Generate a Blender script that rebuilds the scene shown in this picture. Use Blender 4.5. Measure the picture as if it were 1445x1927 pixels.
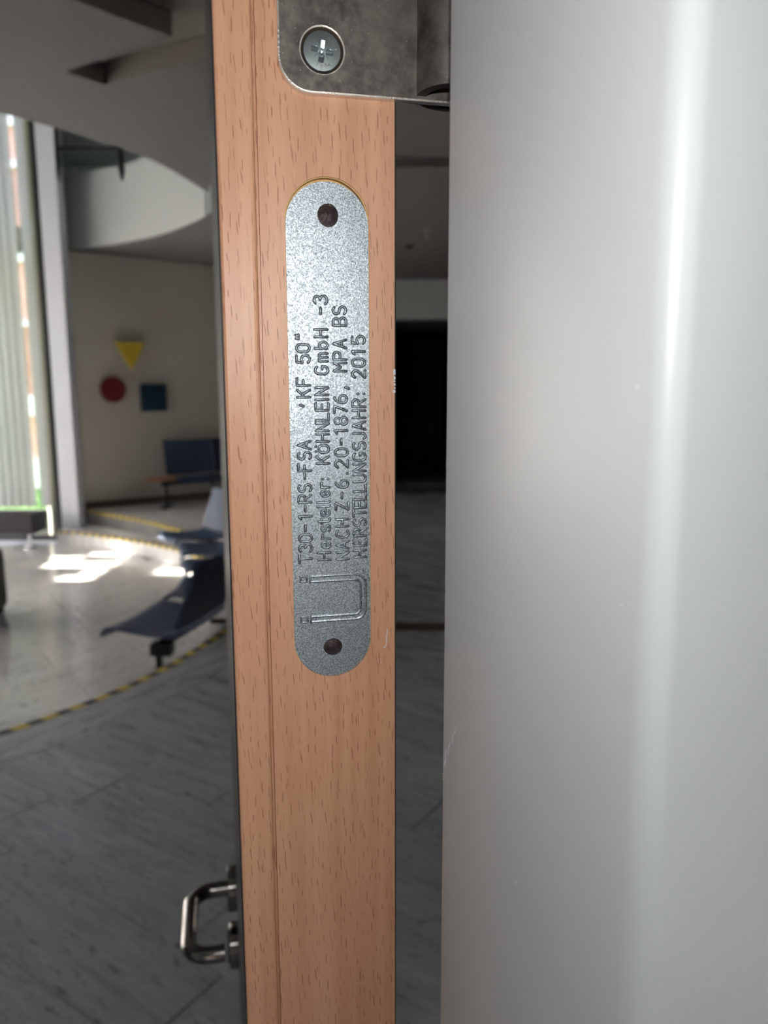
import bpy, bmesh, math, random
from mathutils import Vector, Matrix, Euler
from mathutils.geometry import tessellate_polygon

random.seed(7)
for o in list(bpy.data.objects):
    bpy.data.objects.remove(o, do_unlink=True)
S = bpy.context.scene
C = S.collection
R = math.radians

# ------------------------------------------------------------------ camera
EYE = Vector((0.0, 0.0, 1.67))
cam_d = bpy.data.cameras.new('camera')
cam = bpy.data.objects.new('camera', cam_d); C.objects.link(cam)
cam_d.sensor_fit = 'VERTICAL'; cam_d.sensor_height = 36.0; cam_d.sensor_width = 27.0
cam_d.lens = 36.0 * 1391.0 / 1927.0
cam_d.clip_start = 0.01; cam_d.clip_end = 200
cam.location = EYE
cam.rotation_euler = Euler((R(90 - 8.8), 0, 0)).to_matrix().to_4x4().to_euler()
cam.matrix_world = Matrix.Translation(EYE) @ Matrix.Rotation(R(90 - 8.8), 4, 'X') @ Matrix.Rotation(R(-0.146), 4, 'Z')
cam_d.dof.use_dof = True
cam_d.dof.focus_distance = 0.213
cam_d.dof.aperture_fstop = cam_d.lens / 1.7
S.camera = cam

# ------------------------------------------------------------------ world
W = bpy.data.worlds.new('sky'); S.world = W; W.use_nodes = True
wn = W.node_tree.nodes; wl = W.node_tree.links; wn.clear()
wo = wn.new('ShaderNodeOutputWorld'); wb = wn.new('ShaderNodeBackground')
sky = wn.new('ShaderNodeTexSky'); sky.sky_type = 'NISHITA'; sky.sun_disc = False
sky.sun_elevation = R(38); sky.sun_rotation = R(270); sky.air_density = 1.2; sky.dust_density = 2.5
wb.inputs['Strength'].default_value = 1.35
wt = wn.new('ShaderNodeVectorMath'); wt.operation = 'MULTIPLY'; wt.inputs[1].default_value = (1.03, 0.95, 1.04)
wl.new(sky.outputs[0], wt.inputs[0]); wl.new(wt.outputs[0], wb.inputs[0]); wl.new(wb.outputs[0], wo.inputs[0])

# ------------------------------------------------------------------ sun
sd = bpy.data.lights.new('sun', 'SUN'); sun = bpy.data.objects.new('sun', sd); C.objects.link(sun)
sd.energy = 56.0; sd.color = (1.0, 0.90, 0.76); sd.angle = R(0.8)
sun.rotation_euler = Vector((0.80, 0.0, -0.60)).to_track_quat('-Z', 'Y').to_euler()

# ------------------------------------------------------------------ the phone's flash beside the lens
fd = bpy.data.lights.new('phone_flash', 'POINT'); fl = bpy.data.objects.new('phone_flash', fd); C.objects.link(fl)
fd.energy = 1.27; fd.shadow_soft_size = 0.003; fd.color = (1.0, 0.98, 0.96)
fl.location = EYE + Vector((0.003, 0.004, 0.038))

S.view_settings.view_transform = 'Standard'; S.view_settings.look = 'None'
S.view_settings.gamma = 1.0; S.view_settings.use_curve_mapping = False
S.view_settings.exposure = 0.0

# ================================================================== helpers
def srgb(r, g, b):
    f = lambda v: (v / 255 / 12.92) if v / 255 <= 0.04045 else ((v / 255 + 0.055) / 1.055) ** 2.4
    return (f(r), f(g), f(b), 1.0)

class N:
    """tiny node helper"""
    def __init__(s, name):
        s.m = bpy.data.materials.new(name); s.m.use_nodes = True
        s.t = s.m.node_tree; s.n = s.t.nodes; s.b = s.n['Principled BSDF']; s.o = s.n['Material Output']
    def new(s, kind, ins=None, **kw):
        nd = s.n.new(kind)
        for k, v in kw.items(): setattr(nd, k, v)
        if ins:
            for k, v in ins.items(): s.put(nd, k, v)
        return nd
    def put(s, nd, k, v):
        if isinstance(v, bpy.types.NodeSocket): s.t.links.new(v, nd.inputs[k])
        else: nd.inputs[k].default_value = v
    def math(s, op, a, b=0.0, c=None):
        nd = s.new('ShaderNodeMath', {0: a, 1: b}, operation=op)
        if c is not None: s.put(nd, 2, c)
        return nd.outputs[0]
    def mapr(s, v, a, b, c=0.0, d=1.0):
        return s.new('ShaderNodeMapRange', {0: v, 1: a, 2: b, 3: c, 4: d}).outputs[0]
    def mix(s, f, a, b):
        nd = s.new('ShaderNodeMix', data_type='RGBA'); s.put(nd, 0, f); s.put(nd, 6, a); s.put(nd, 7, b)
        return nd.outputs[2]
    def coord(s, scale=(1, 1, 1), rot=(0, 0, 0), loc=(0, 0, 0), src='Object'):
        tc = s.new('ShaderNodeTexCoord')
        mp = s.new('ShaderNodeMapping', {0: tc.outputs[src], 1: loc, 2: rot, 3: scale}, vector_type='POINT')
        return mp.outputs[0]
    def noise(s, vec, scale=1.0, detail=2.0, rough=0.5):
        return s.new('ShaderNodeTexNoise', {'Vector': vec, 'Scale': scale, 'Detail': detail, 'Roughness': rough}).outputs[0]
    def bump(s, h, strength=0.3, dist=0.001):
        s.put(s.b, 'Normal', s.new('ShaderNodeBump', {'Height': h, 'Strength': strength, 'Distance': dist}).outputs[0])
    def base(s, **kw):
        for k, v in kw.items(): s.put(s.b, {'col': 'Base Color', 'rough': 'Roughness', 'metal': 'Metallic', 'spec': 'Specular IOR Level', 'coat': 'Coat Weight', 'coatr': 'Coat Roughness'}[k], v)
        return s

def plain(name, col, rough=0.6, metal=0.0, var=0.06, scale=8.0, bump=0.0, bscale=60.0, bdist=0.002):
    n = N(name)
    v = n.noise(n.coord(), scale, 3)
    lo = tuple(c * (1 - var) for c in col[:3]) + (1,); hi = tuple(min(1, c * (1 + var)) for c in col[:3]) + (1,)
    n.base(col=n.mix(v, lo, hi), rough=rough, metal=metal)
    if bump: n.bump(n.noise(n.coord(), bscale, 3), bump, bdist)
    return n.m

def wood_mat(name, tint=1.0, gloss=0.42):
    """beech-effect laminate: soft bands and short dark pores, all in door-local metres (z up)"""
    n = N(name)
    tc = n.new('ShaderNodeTexCoord'); sp = n.new('ShaderNodeSeparateXYZ', {0: tc.outputs['Object']})
    x = n.math('ADD', sp.outputs[0], sp.outputs[1]); z = sp.outputs[2]
    wob = n.noise(n.new('ShaderNodeCombineXYZ', {0: n.math('MULTIPLY', x, 60.0), 1: 3.0, 2: n.math('MULTIPLY', z, 14.0)}).outputs[0], 1.0, 2)
    def dashes(cw, ch, hw, hl, seed, lean):
        u = n.math('ADD', n.math('DIVIDE', x, cw), seed); v = n.math('ADD', n.math('DIVIDE', z, ch), seed * 1.7)
        vec = n.new('ShaderNodeCombineXYZ', {0: u, 1: v, 2: 0.0}).outputs[0]
        vo = n.new('ShaderNodeTexVoronoi', {'Vector': vec, 'Scale': 1.0, 'Randomness': 0.85}, voronoi_dimensions='2D')
        ps = n.new('ShaderNodeSeparateXYZ', {0: vo.outputs['Position']}); cs = n.new('ShaderNodeSeparateXYZ', {0: vo.outputs['Color']})
        dx = n.math('SUBTRACT', u, ps.outputs[0]); dz = n.math('SUBTRACT', v, ps.outputs[1])
        ln = n.math('MULTIPLY', lean, n.math('ADD', cs.outputs[1], -0.15))
        ax = n.math('ABSOLUTE', n.math('ADD', dx, n.math('MULTIPLY', dz, ln)))
        hlr = n.math('MULTIPLY', hl, n.math('ADD', 0.45, n.math('MULTIPLY', cs.outputs[0], 0.75)))
        t = n.math('DIVIDE', n.math('ABSOLUTE', dz), hlr)
        env = n.mapr(t, 0.55, 1.0, 1.0, 0.0)
        w = n.mapr(ax, hw * 0.4, hw, 1.0, 0.0)
        return n.math('MULTIPLY', n.math('MULTIPLY', w, env), n.mapr(cs.outputs[2], 0.1, 0.9, 0.25, 1.0))
    d1 = dashes(0.0021, 0.0066, 0.095, 0.36, 0.0, 0.42)
    d2 = dashes(0.0034, 0.0090, 0.05, 0.30, 9.3, 0.30)
    dash = n.math('MAXIMUM', d1, n.math('MULTIPLY', d2, 0.7))
    band = n.noise(n.new('ShaderNodeCombineXYZ', {0: n.math('MULTIPLY', x, 190.0), 1: 0.0, 2: n.math('MULTIPLY', z, 5.0)}).outputs[0], 1.0, 3, 0.55)
    c0 = srgb(210 * tint, 162 * tint, 130 * tint); c1 = srgb(193 * tint, 142 * tint, 110 * tint)
    col = n.mix(n.mapr(band, 0.3, 0.7), c1, c0)
    col = n.mix(n.math('MULTIPLY', n.mapr(wob, 0.45, 0.75), 0.25), col, srgb(186 * tint, 128 * tint, 92 * tint))
    col = n.mix(n.math('MULTIPLY', dash, 0.62), col, srgb(122, 60, 34))
    n.base(col=col, rough=gloss, spec=(0.45 if tint >= 1 else 0.12))
    fine = n.noise(n.coord((1, 1, 0.6)), 5200.0, 2)
    n.bump(n.math('SUBTRACT', n.math('MULTIPLY', fine, 0.5), n.math('MULTIPLY', dash, 0.5)), 0.32, 0.00012)
    return n.m

def galv_mat(name='galvanised_steel', bs=0.66, rk=0.0):
    n = N(name)
    g1 = n.noise(n.coord((1, 1, 1)), 2600.0, 3, 0.7)
    br = n.noise(n.coord((300, 300, 6000)), 1.0, 2)
    vo = n.new('ShaderNodeTexVoronoi', {'Vector': n.coord(), 'Scale': 1900.0})
    cl = n.new('ShaderNodeSeparateXYZ', {0: vo.outputs['Color']}).outputs[0]
    col = n.mix(n.mapr(g1, 0.35, 0.65), (0.15, 0.18, 0.205, 1), (0.56, 0.62, 0.66, 1))
    n.base(col=col, metal=0.95, rough=n.mapr(cl, 0, 1, 0.34 - rk, 0.56 - rk * 2))
    h = n.math('ADD', n.math('MULTIPLY', g1, 0.7), n.math('ADD', n.math('MULTIPLY', cl, 0.30), n.math('MULTIPLY', br, 0.15)))
    n.bump(h, bs, 0.00013)
    return n.m

def nickel_mat():
    n = N('worn_nickel_steel')
    st = n.noise(n.coord((1, 1, 1)), 130.0, 4, 0.65); fine = n.noise(n.coord((1, 1, 0.25)), 3000.0, 2)
    vo = n.new('ShaderNodeTexVoronoi', {'Vector': n.coord(), 'Scale': 520.0, 'Randomness': 1.0})
    spk = n.mapr(vo.outputs['Distance'], 0.0, 0.10, 1.0, 0.0)
    sc = n.new('ShaderNodeSeparateXYZ', {0: vo.outputs['Color']}).outputs[1]
    spk = n.math('MULTIPLY', spk, n.mapr(sc, 0.72, 0.80))
    col = n.mix(n.mapr(st, 0.35, 0.68), (0.10, 0.09, 0.084, 1), (0.30, 0.275, 0.25, 1))
    col = n.mix(spk, col, (0.9, 0.88, 0.85, 1))
    n.base(col=col, metal=0.85, rough=n.mapr(st, 0.3, 0.7, 0.62, 0.42))
    n.bump(n.math('ADD', n.math('MULTIPLY', fine, 0.6), n.math('MULTIPLY', spk, 1.0)), 0.45, 0.00010)
    return n.m

def stone_mat(name, ang, light=1.0, tint=(1.0, 0.985, 0.96), gloss=0.22, soft=0.0):
    n = N(name)
    oi = n.new('ShaderNodeObjectInfo').outputs['Random']
    tc = n.new('ShaderNodeTexCoord')
    off = n.new('ShaderNodeCombineXYZ', {0: n.math('MULTIPLY', oi, 37.0), 1: n.math('MULTIPLY', oi, 11.0), 2: 0.0}).outputs[0]
    rot = n.new('ShaderNodeMapping', {0: tc.outputs['Object'], 1: (0, 0, 0), 2: (0, 0, -ang), 3: (1, 1, 1)}, vector_type='POINT').outputs[0]
    v0 = n.new('ShaderNodeVectorMath', {0: rot, 1: off}, operation='ADD').outputs[0]
    def sc(a, b): return n.new('ShaderNodeVectorMath', {0: v0, 1: (a, b, 1.0)}, operation='MULTIPLY').outputs[0]
    streak = n.noise(sc(1.3, 15.0), 1.0, 5, 0.6); blot = n.noise(sc(2.0, 5.0), 1.0, 3)
    pit = n.noise(sc(16.0, 60.0), 1.0, 3, 0.6); zone = n.noise(sc(1.6, 9.0), 1.3, 2)
    a = tuple(0.60 * light * t for t in tint) + (1,); b = tuple((0.36 + 0.14 * soft) * light * t for t in tint) + (1,)
    col = n.mix(n.mapr(streak, 0.32, 0.68), b, a)
    col = n.mix(n.mapr(blot, 0.48, 0.70, 0, 0.6), col, tuple((0.32 + 0.13 * soft) * light * t for t in tint) + (1,))
    pm = n.math('MULTIPLY', n.mapr(pit, 0.57, 0.64), n.mapr(zone, 0.42, 0.60))
    col = n.mix(n.math('MULTIPLY', pm, 0.8), col, (0.10, 0.11, 0.12, 1))
    col = n.mix(n.mapr(oi, 0, 1, 0.0, 0.16), col, (0.2, 0.2, 0.2, 1))
    n.base(col=col, rough=n.mapr(streak, 0.3, 0.7, gloss + 0.12, gloss), spec=0.5)
    n.bump(n.math('MULTIPLY', pm, -1.0), 0.4, 0.002)
    return n.m

def paint_mat():
    n = N('grey_gloss_paint')
    o = n.noise(n.coord((1, 1, 0.7)), 380.0, 2); l = n.noise(n.coord(), 9.0, 2)
    # a few pale scuffs with a shape of their own
    tc = n.new('ShaderNodeTexCoord'); sp = n.new('ShaderNodeSeparateXYZ', {0: tc.outputs['Object']})
    col = n.mix(l, (0.365, 0.390, 0.400, 1), (0.385, 0.408, 0.418, 1))
    vo = n.new('ShaderNodeTexVoronoi', {'Vector': n.coord(), 'Scale': 70.0, 'Randomness': 1.0})
    rnd = n.new('ShaderNodeSeparateXYZ', {0: vo.outputs['Color']}).outputs[0]
    dot = n.math('MULTIPLY', n.mapr(vo.outputs['Distance'], 0.012, 0.03, 1.0, 0.0), n.mapr(rnd, 0.82, 0.84))
    col = n.mix(n.math('MULTIPLY', dot, 0.7), col, (0.62, 0.64, 0.66, 1))
    n.base(col=col, rough=0.33, spec=0.32)
    n.bump(o, 0.05, 0.0002)
    return n.m

def slat_mat(name='translucent_blind_fabric', k=0.84, tr=0.50, hue=(1, 1, 1)):
    n = N(name)
    w = n.noise(n.coord((220, 220, 1.2)), 1.0, 2)
    col = n.mix(w, (0.51 * k * hue[0], 0.515 * k * hue[1], 0.515 * k * hue[2], 1), (0.58 * k * hue[0], 0.585 * k * hue[1], 0.59 * k * hue[2], 1))
    d = n.new('ShaderNodeBsdfDiffuse', {'Color': col}); t = n.new('ShaderNodeBsdfTranslucent', {'Color': col})
    mx = n.new('ShaderNodeMixShader', {0: tr}); n.t.links.new(d.outputs[0], mx.inputs[1]); n.t.links.new(t.outputs[0], mx.inputs[2])
    n.t.links.new(mx.outputs[0], n.o.inputs[0])
    return n.m

def glass_mat(name, col=(0.9, 0.95, 0.93, 1), op=0.10):
    n = N(name)
    t = n.new('ShaderNodeBsdfTransparent', {'Color': col}); g = n.new('ShaderNodeBsdfGlossy', {'Roughness': 0.03})
    mx = n.new('ShaderNodeMixShader', {0: op}); n.t.links.new(t.outputs[0], mx.inputs[1]); n.t.links.new(g.outputs[0], mx.inputs[2])
    n.t.links.new(mx.outputs[0], n.o.inputs[0])
    return n.m

M = {}
M['wood'] = wood_mat('beech_laminate'); M['wood_face'] = plain('door_face_dark_reflection', (0.035, 0.035, 0.038, 1), 0.4); M['wood_face'].node_tree.nodes['Principled BSDF'].inputs['Specular IOR Level'].default_value = 0.06  # door face coloured dark to stand for the dark reflection on it
M['rawwood'] = plain('raw_wood', srgb(205, 168, 112), 0.7, var=0.15, scale=300)
M['galv'] = galv_mat(); M['galv_letter'] = galv_mat('galvanised_steel_stretched', 0.30, 0.0); M['nickel'] = nickel_mat()
M['zinc'] = plain('zinc_screw', (0.50, 0.58, 0.60, 1), 0.30, 0.95, var=0.15, scale=900, bump=0.15, bscale=1200, bdist=0.0001)
M['darkscrew'] = plain('dark_rusty_nail', (0.045, 0.03, 0.03, 1), 0.55, 0.4, var=0.6, scale=900, bump=0.6, bscale=900, bdist=0.0004)
M['edge'] = plain('bright_cut_steel', (0.75, 0.72, 0.68, 1), 0.35, 0.9, var=0.25, scale=1500, bump=0.6, bscale=1500, bdist=0.0002)
M['hollow'] = plain('dark_hinge_inside', (0.05, 0.04, 0.035, 1), 0.5, 0.6, var=0.3, scale=400)
M['paint'] = paint_mat()
M['scuff'] = plain('pale_scuff', (0.60, 0.62, 0.65, 1), 0.5, var=0.2, scale=900)
AN = math.atan2(-0.556, 0.831)
M['stone'] = stone_mat('travertine_landing', AN, 0.80, (0.91, 0.98, 1.10))
M['stone2'] = stone_mat('travertine_sunken_glow', AN + R(90), 1.36, (0.98, 0.985, 0.99), 0.10, 1.0)  # paler copy of the landing stone; window glow put into its colour
M['stone3'] = stone_mat('travertine_border', AN + R(92), 0.88, (0.93, 0.98, 1.08))
M['joint'] = plain('floor_joint_mortar', (0.07, 0.07, 0.07, 1), 0.8)
M['white'] = plain('white_wall_paint', (0.38, 0.405, 0.41, 1), 0.8, var=0.02, scale=2)
M['beige'] = plain('warm_white_wall_paint', (0.60, 0.565, 0.52, 1), 0.85, var=0.03, scale=2)
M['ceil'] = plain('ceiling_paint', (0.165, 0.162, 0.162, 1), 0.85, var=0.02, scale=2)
M['recess'] = plain('ceiling_recess_shade', (0.24, 0.22, 0.20, 1), 0.85, var=0.04, scale=3)
M['frame_dark'] = plain('anthracite_window_frame', (0.025, 0.027, 0.035, 1), 0.4)
M['frame_light'] = plain('light_grey_column_paint', (0.76, 0.80, 0.87, 1), 0.6, var=0.03)
M['olive'] = plain('olive_grey_window_trim', (0.30, 0.31, 0.24, 1), 0.6)
M['slat'] = slat_mat(); M['fill_net'] = slat_mat('warm_fill_curtain', 1.6, 0.9, (1.05, 0.93, 0.78)); M['fill_frost'] = slat_mat('frosted_fill_sheet', 1.5, 0.8); M['glass'] = glass_mat('clear_window_glass'); M['rail_glass'] = glass_mat('grey_green_balustrade_glass', (0.72, 0.80, 0.78, 1), 0.12)
M['steel'] = plain('polished_door_steel', (0.26, 0.245, 0.23, 1), 0.16, 1.0, var=0.03, scale=60)
M['navy'] = plain('navy_blue_upholstery', (0.030, 0.052, 0.105, 1), 0.42, var=0.15, scale=20, bump=0.2, bscale=300)
M['black'] = plain('black_metal', (0.010, 0.010, 0.011, 1), 0.45, 0.0)
M['chrome'] = plain('chrome', (0.6, 0.62, 0.64, 1), 0.15, 1.0)
M['leather'] = plain('black_leatherette', (0.016, 0.014, 0.018, 1), 0.6, var=0.1)
M['olivefab'] = plain('dark_olive_upholstery', (0.030, 0.032, 0.024, 1), 0.7, var=0.2, scale=15)
M['oak'] = plain('orange_wood', (0.30, 0.13, 0.06, 1), 0.4, var=0.2, scale=20)
M['yellow'] = plain('yellow_tape', (0.62, 0.47, 0.05, 1), 0.5); M['tapeblack'] = plain('black_tape', (0.025, 0.03, 0.035, 1), 0.5)
M['arty'] = plain('yellow_art_paint', (0.62, 0.46, 0.03, 1), 0.5); M['artr'] = plain('red_art_paint', (0.16, 0.012, 0.014, 1), 0.5)
M['artb'] = plain('blue_art_paint', (0.004, 0.03, 0.06, 1), 0.5)
M['brick'] = plain('salmon_brick', (0.62, 0.34, 0.26, 1), 0.8, var=0.2, scale=4)
M['conc'] = plain('pale_render', (0.70, 0.69, 0.66, 1), 0.8); M['pane'] = plain('far_window_pane', (0.25, 0.29, 0.33, 1), 0.1)
M['upper_pane'] = plain('grey_green_upper_pane', (0.42, 0.47, 0.45, 1), 0.3)
M['grass'] = plain('lawn_grass', (0.08, 0.17, 0.045, 1), 0.8, var=0.5, scale=9)
M['brown'] = plain('dark_brown_plain', (0.05, 0.035, 0.025, 1), 0.6)
M['skirt'] = plain('brown_stone_skirting', (0.16, 0.12, 0.085, 1), 0.6)
M['bounce_dark'] = plain('bounce_cutting_dark', (0.10, 0.085, 0.07, 1), 0.7)
M['unlit_dark'] = plain('unlit_corridor_dark', (0.10, 0.10, 0.10, 1), 0.9)

def tag(o, label=None, cat=None, group=None, kind=None):
    if label: o['label'] = label
    if cat: o['category'] = cat
    if group: o['group'] = group
    if kind: o['kind'] = kind
    return o

def mesh_obj(name, verts, faces, mats, parent=None, fm=None, smooth=False):
    me = bpy.data.meshes.new(name); me.from_pydata([tuple(v) for v in verts], [], faces)
    if not isinstance(mats, (list, tuple)): mats = [mats]
    for m in mats: me.materials.append(M[m] if isinstance(m, str) else m)
    if fm:
        for p, i in zip(me.polygons, fm): p.material_index = i
    if smooth:
        for p in me.polygons: p.use_smooth = True
    me.update()
    bm = bmesh.new(); bm.from_mesh(me); bmesh.ops.recalc_face_normals(bm, faces=bm.faces); bm.to_mesh(me); bm.free()
    o = bpy.data.objects.new(name, me); C.objects.link(o)
    if parent: o.parent = parent
    return o

def empty(name, loc=(0, 0, 0), rz=0.0, parent=None):
    o = bpy.data.objects.new(name, None); C.objects.link(o); o.location = loc; o.rotation_euler = (0, 0, rz); o.empty_display_size = 0.05
    if parent: o.parent = parent
    return o

class B:
    """collects primitives into one mesh"""
    def __init__(s): s.v = []; s.f = []; s.m = []
    def add(s, v, f, mi=0):
        k = len(s.v); s.v += [tuple(p) for p in v]; s.f += [tuple(i + k for i in q) for q in f]; s.m += [mi] * len(f); return s
    def box(s, a, b, mi=0, M4=None):
        (x0, y0, z0), (x1, y1, z1) = a, b
        v = [(x0, y0, z0), (x1, y0, z0), (x1, y1, z0), (x0, y1, z0), (x0, y0, z1), (x1, y0, z1), (x1, y1, z1), (x0, y1, z1)]
        if M4 is not None: v = [M4 @ Vector(p) for p in v]
        return s.add(v, [(0, 3, 2, 1), (4, 5, 6, 7), (0, 1, 5, 4), (1, 2, 6, 5), (2, 3, 7, 6), (3, 0, 4, 7)], mi)
    def bbox(s, a, b, r=0.01, seg=2, mi=0, M4=None):
        bm = bmesh.new(); bmesh.ops.create_cube(bm, size=1.0)
        for v in bm.verts: v.co = Vector([(a[i] + b[i]) / 2 + v.co[i] * (b[i] - a[i]) for i in range(3)])
        bmesh.ops.bevel(bm, geom=list(bm.edges), offset=r, segments=seg, affect='EDGES', profile=0.5)
        bm.verts.index_update()
        v = [(M4 @ p.co) if M4 is not None else p.co.copy() for p in bm.verts]; f = [tuple(x.index for x in q.verts) for q in bm.faces]
        bm.free(); return s.add(v, f, mi)
    def tube(s, pts, r, n=12, caps=True, mi=0):
        pts = [Vector(p) for p in pts]; k = len(pts); rings = []
        t0 = (pts[1] - pts[0]).normalized(); up = Vector((0, 0, 1)) if abs(t0.z) < 0.9 else Vector((1, 0, 0))
        nr = t0.cross(up).normalized()
        for i, p in enumerate(pts):
            t = ((pts[min(i + 1, k - 1)] - p).normalized() + (p - pts[max(i - 1, 0)]).normalized()).normalized() if 0 < i < k - 1 else (pts[1] - pts[0] if i == 0 else pts[-1] - pts[-2]).normalized()
            nr = (nr - t * nr.dot(t)).normalized(); bn = t.cross(nr)
            rr = r[i] if isinstance(r, (list, tuple)) else r
            rings.append([p + (nr * math.cos(2 * math.pi * j / n) + bn * math.sin(2 * math.pi * j / n)) * rr for j in range(n)])
        v = [q for rg in rings for q in rg]
        f = [(i * n + j, i * n + (j + 1) % n, (i + 1) * n + (j + 1) % n, (i + 1) * n + j) for i in range(k - 1) for j in range(n)]
        if caps: f += [tuple(range(n))[::-1], tuple((k - 1) * n + j for j in range(n))]
        return s.add(v, f, mi)
    def build(s, name, mats, parent=None, smooth=False):
        return mesh_obj(name, s.v, s.f, mats, parent, s.m, smooth)

def autosmooth(o, ang=35):
    me = o.data
    for p in me.polygons: p.use_smooth = True
    bm = bmesh.new(); bm.from_mesh(me)
    for e in bm.edges:
        if len(e.link_faces) == 2 and e.calc_face_angle(0) > R(ang): e.smooth = False
    bm.to_mesh(me); bm.free()
    return o

def prism(outer, z0, z1, holes=(), top_only=False):
    """vertical prism of a plan polygon with plan holes"""
    loops = [list(outer)] + [list(h) for h in holes]
    flat = [p for l in loops for p in l]; n = len(flat)
    tris = tessellate_polygon([[Vector((p[0], p[1], 0)) for p in l] for l in loops])
    v = [(p[0], p[1], z1) for p in flat] + [(p[0], p[1], z0) for p in flat]
    f = [tuple(t) for t in tris] + [tuple(i + n for i in reversed(t)) for t in tris]
    k = 0
    for l in loops:
        m = len(l)
        for i in range(m): a, b = k + i, k + (i + 1) % m; f.append((a, b, b + n, a + n))
        k += m
    return v, f

def catmull(pts, sub=5, closed=False):
    out = []; n = len(pts)
    for i in range(n if closed else n - 1):
        p0 = pts[(i - 1) % n] if closed or i > 0 else pts[0]; p1 = pts[i]; p2 = pts[(i + 1) % n]
        p3 = pts[(i + 2) % n] if closed or i + 2 < n else pts[-1]
        for k in range(sub):
            t = k / sub
            out.append(tuple(0.5 * (2 * p1[j] + (p2[j] - p0[j]) * t + (2 * p0[j] - 5 * p1[j] + 4 * p2[j] - p3[j]) * t * t + (3 * p1[j] - p0[j] - 3 * p2[j] + p3[j]) * t ** 3) for j in range(2)))
    if not closed: out.append(tuple(pts[-1]))
    return out

def wall_panel(name, p0, p1, z0, z1, th, mat, holes=(), parent=None):
    """upright slab from plan p0 to p1, thickness th to the left of the direction, with (s0,s1,za,zb) holes"""
    p0 = Vector(p0); p1 = Vector(p1); L = (p1 - p0).length; d = (p1 - p0) / L; nn = Vector((-d.y, d.x))
    v, f = prism([(0, z0), (L, z0), (L, z1), (0, z1)], 0, th, [[(a, c), (b, c), (b, e), (a, e)] for a, b, c, e in holes])
    v = [(p0.x + d.x * a + nn.x * t, p0.y + d.y * a + nn.y * t, b) for a, b, t in v]
    return mesh_obj(name, v, f, mat, parent)

# ================================================================== large structure: lobby
SUNK = -0.4
edge_near = [(-4.1 + 2.9 * math.cos(a), 5.5 + 2.9 * math.sin(a)) for a in [R(-90 + 3.5 * i) for i in range(21)]]   # round edge by the door
edge_right = catmull([edge_near[-2], edge_near[-1], (-1.13, 5.4), (-1.02, 6.2), (-1.1, 7.1), (-1.5, 8.05), (-2.0, 8.70), (-2.413, 9.109)], 5)[5:]
edge_far = catmull([(-2.413, 9.109), (-2.60, 9.30), (-3.315, 10.053), (-4.002, 10.627), (-4.45, 10.98)], 6)
hole2 = edge_near + edge_right[1:] + edge_far[1:] + [(-4.6, 11.16), (-8.6, 11.16), (-8.6, 2.6)]
curve1 = catmull([(-1.95, 8.35), (-2.20, 8.64), (-2.424, 8.867), (-2.618, 9.094), (-3.164, 9.55), (-3.811, 9.974), (-4.239, 10.222), (-4.68, 10.40)], 5)

FOOT = [(-9, -4), (3, -4), (3, 21), (-0.8, 21), (-0.8, 14.25), (-4.95, 11.14), (-4.95, 10.9), (-9, 10.9)]
v, f = prism(FOOT, SUNK - 0.25, SUNK - 0.012); fl_o = mesh_obj('floor', v, f, 'joint'); tag(fl_o, 'pale grey travertine floor of the lobby with a sunken round seating area', 'floor', kind='structure')
v, f = prism([(-9, -4), (3, -4), (3, 21), (-0.8, 21), (-0.8, 14.25), (-4.62, 11.24), (-9, 11.24)], SUNK - 0.2, -0.012, [hole2[:-3] + [(-4.6, 11.1), (-8.6, 11.1), (-8.6, 2.6)]])
mesh_obj('landing', v, f, ['joint'], fl_o)
# upper platform beyond the seating area, one stone slab up to the wall
def clip_strip(a, b): return a + b[::-1]
plat = [p for p in edge_right[12:]] + edge_far[1:] + [(-4.45, 11.2), (-0.9, 13.9), (-0.9, 7.6)]
v, f = prism(plat, -0.2, 0.0); mesh_obj('platform', v, f, 'stone2', fl_o)
tread = curve1 + [(-4.66, 11.1)] + edge_far[::-1] + [(-2.0, 8.70)]
v, f = prism(tread, SUNK, -0.2); mesh_obj('step', v, f, 'stone2', fl_o)

# --- planks of the landing (laid at an angle), curved border stones, planks of the sunken floor
ux, uy = 0.831, -0.556; vx, vy = 0.556, 0.831
def uv(u, w): return (u * ux + w * vx, u * uy + w * vy)
def stone_piece(poly, z1, mat, th=0.012, ch=0.0012):
    cx = sum(p[0] for p in poly) / len(poly); cy = sum(p[1] for p in poly) / len(poly)
    def ins(p, d):
        L = math.hypot(p[0] - cx, p[1] - cy); k = max(0.0, (L - d) / L); return (cx + (p[0] - cx) * k, cy + (p[1] - cy) * k)
    a = [ins(p, 0.0030) for p in poly]; b = [ins(p, 0.0030 + ch) for p in poly]; n = len(poly)
    v = [(p[0], p[1], z1 - th) for p in a] + [(p[0], p[1], z1 - ch) for p in a] + [(p[0], p[1], z1) for p in b]
    f = [tuple(range(2 * n, 3 * n))]
    for i in range(n):
        j = (i + 1) % n; f += [(i, j, n + j, n + i), (n + i, n + j, 2 * n + j, 2 * n + i)]
    return mesh_obj('plank', v, f, mat, fl_o)
CC = (-4.1, 5.5); uc = CC[0] * ux + CC[1] * uy; vc = CC[0] * vx + CC[1] * vy; RB = 3.27
def ulim(w):
    q = RB * RB - (w - vc) ** 2
    return uc + math.sqrt(q) if q > 0 else -99
wd = 0.31
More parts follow.
